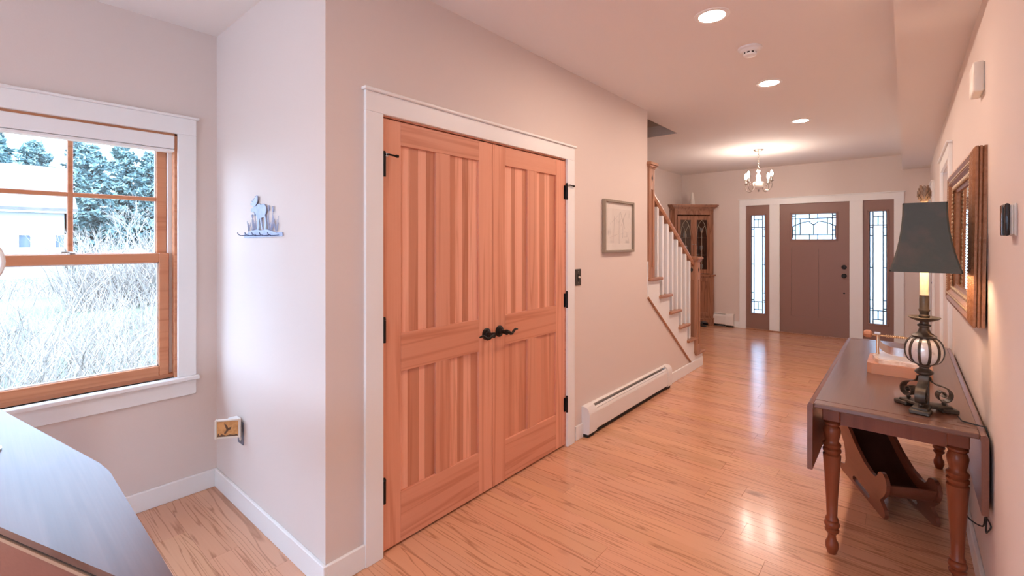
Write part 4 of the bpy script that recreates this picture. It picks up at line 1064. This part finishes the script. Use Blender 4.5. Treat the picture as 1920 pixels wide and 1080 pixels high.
for a, b_, c_, d_ in wins:
    wf = MB().box(-.12, .03, a-.06, a, c_-.06, d_+.06).box(-.12, .03, b_, b_+.06, c_-.06, d_+.06).box(-.12, .03, a, b_, d_, d_+.06).box(-.12, .03, a, b_, c_-.06, c_).build('window', TRIM, br)
    MB().box(-.1, -.08, a, b_, c_, d_).build('pane', BPANE, wf)
def pine(label, x, y, h, seed):
    random.seed(seed)
    r = thing('pine_tree', label, 'tree', (x, y, GZ), group='pines behind the barn')
    MB().lathe([(.22, 0), (.12, h*.6), (.03, h*.98)], seg=7).build('trunk', BARK, r)
    m = MB(); lv = int(h*2.0)
    for i in range(lv):
        q = i/lv; z = h*(.14+.86*q); R_ = h*.225*(1-q)**.6+.15
        for k in range(11):
            a = random.uniform(0, 2*PI); L_ = R_*random.uniform(.6, 1.1)
            for j in range(7):
                f = (j+1)/7; px, py = L_*f*math.cos(a), L_*f*math.sin(a); pz = z+L_*f*.12+random.uniform(-.12, .12)
                for _ in range(3):
                    d = Vector((random.gauss(0, 1), random.gauss(0, 1), random.gauss(.2, .6))).normalized()*random.uniform(.3, .6); e = d.cross(Vector((random.gauss(0, 1), random.gauss(0, 1), random.gauss(0, 1)))).normalized()*.2
                    c_ = Vector((px, py, pz)); vv = [m.bm.verts.new(c_+t_) for t_ in (d, -d*.4+e, -d*.4-e)]
                    m.bm.faces.new(vv)
    m.build('needles', PINE, r, kind='stuff')
PN = ('first', 'second', 'third', 'fourth')
for row, X_, ys_, h in (('nearest', -53.8, (-5.2, .9, 7.0, 13.1), 10.6), ('middle', -60.4, (-2.3, 4.0, 10.3, 16.6), 12.0), ('farthest', -67.5, (1.6, 7.8, 14.0, 20.2), 13.2)):
    for i, y_ in enumerate(ys_):
        pine(PN[i]+' pine from the left in the '+row+' row of pines behind the barn', X_, y_, h*random.uniform(.94, 1.05), int(400+X_*3+i))
def bare(label, x, y, h, seed):
    random.seed(seed); r = thing('bare_tree', label, 'tree', (x, y, GZ), group='bare trees by the barn'); m = MB()
    def grow(p, d, L_, rad, n):
        q = p+d*L_; mid = (p+q)/2+Vector((random.gauss(0, .04), random.gauss(0, .04), 0))*L_
        m.tube([p, mid, q], [rad, rad*.8, rad*.6], 4)
        if n:
            for _ in range(3 if n > 1 else 4):
                dd = (d+Vector((random.gauss(0, .45), random.gauss(0, .45), random.gauss(.1, .25)))).normalized(); grow(p+(q-p)*random.uniform(.55, 1), dd, L_*random.uniform(.55, .8), rad*.55, n-1)
    grow(Vector((0, 0, -.02)), Vector((0, 0, 1)), h*.36, h*.012, 4)
    m.build('branches', TWIG, r)
bare('tallest pale bare tree in front of the pines', -40, 7.0, 6.2, 1)
bare('small pale bare tree just right of the barn', -38, 5.2, 4.4, 2)
bare('pale bare tree at the right edge of the window view', -33, 6.4, 5.4, 3)
random.seed(21)
m = MB()
def twig(x, y, L_, r):
    a = random.uniform(0, 2*PI); lean = random.uniform(.05, .6); p = Vector((x, y, GZ-.02)); d = Vector((math.cos(a)*lean, math.sin(a)*lean, 1)).normalized(); P = [p]
    for i in range(3): d = (d+Vector((random.gauss(0, .22), random.gauss(0, .22), -.08*i))).normalized(); p = p+d*L_/3; P.append(p)
    m.tube(P, [r, r*.8, r*.6, r*.3], 3)
for _ in range(3600):
    X = -random.uniform(7.5, 17); Y = random.uniform(-.25, .45)*abs(X)
    twig(X, Y, random.uniform(.5, 1.35), random.uniform(.005, .011))
for _ in range(1500):
    X = -random.uniform(20, 26); Y = random.uniform(.10, .33)*abs(X)
    twig(X, Y, random.uniform(1.2, 3.1), random.uniform(.01, .02))
for _ in range(500):
    X = -random.uniform(26, 32); Y = random.uniform(-.1, .12)*abs(X)
    twig(X, Y, random.uniform(.6, 1.3), random.uniform(.01, .016))
m.build('brush', TWIG, None, kind='stuff', label='tangle of pale leafless brush outside the window', cat='brush')
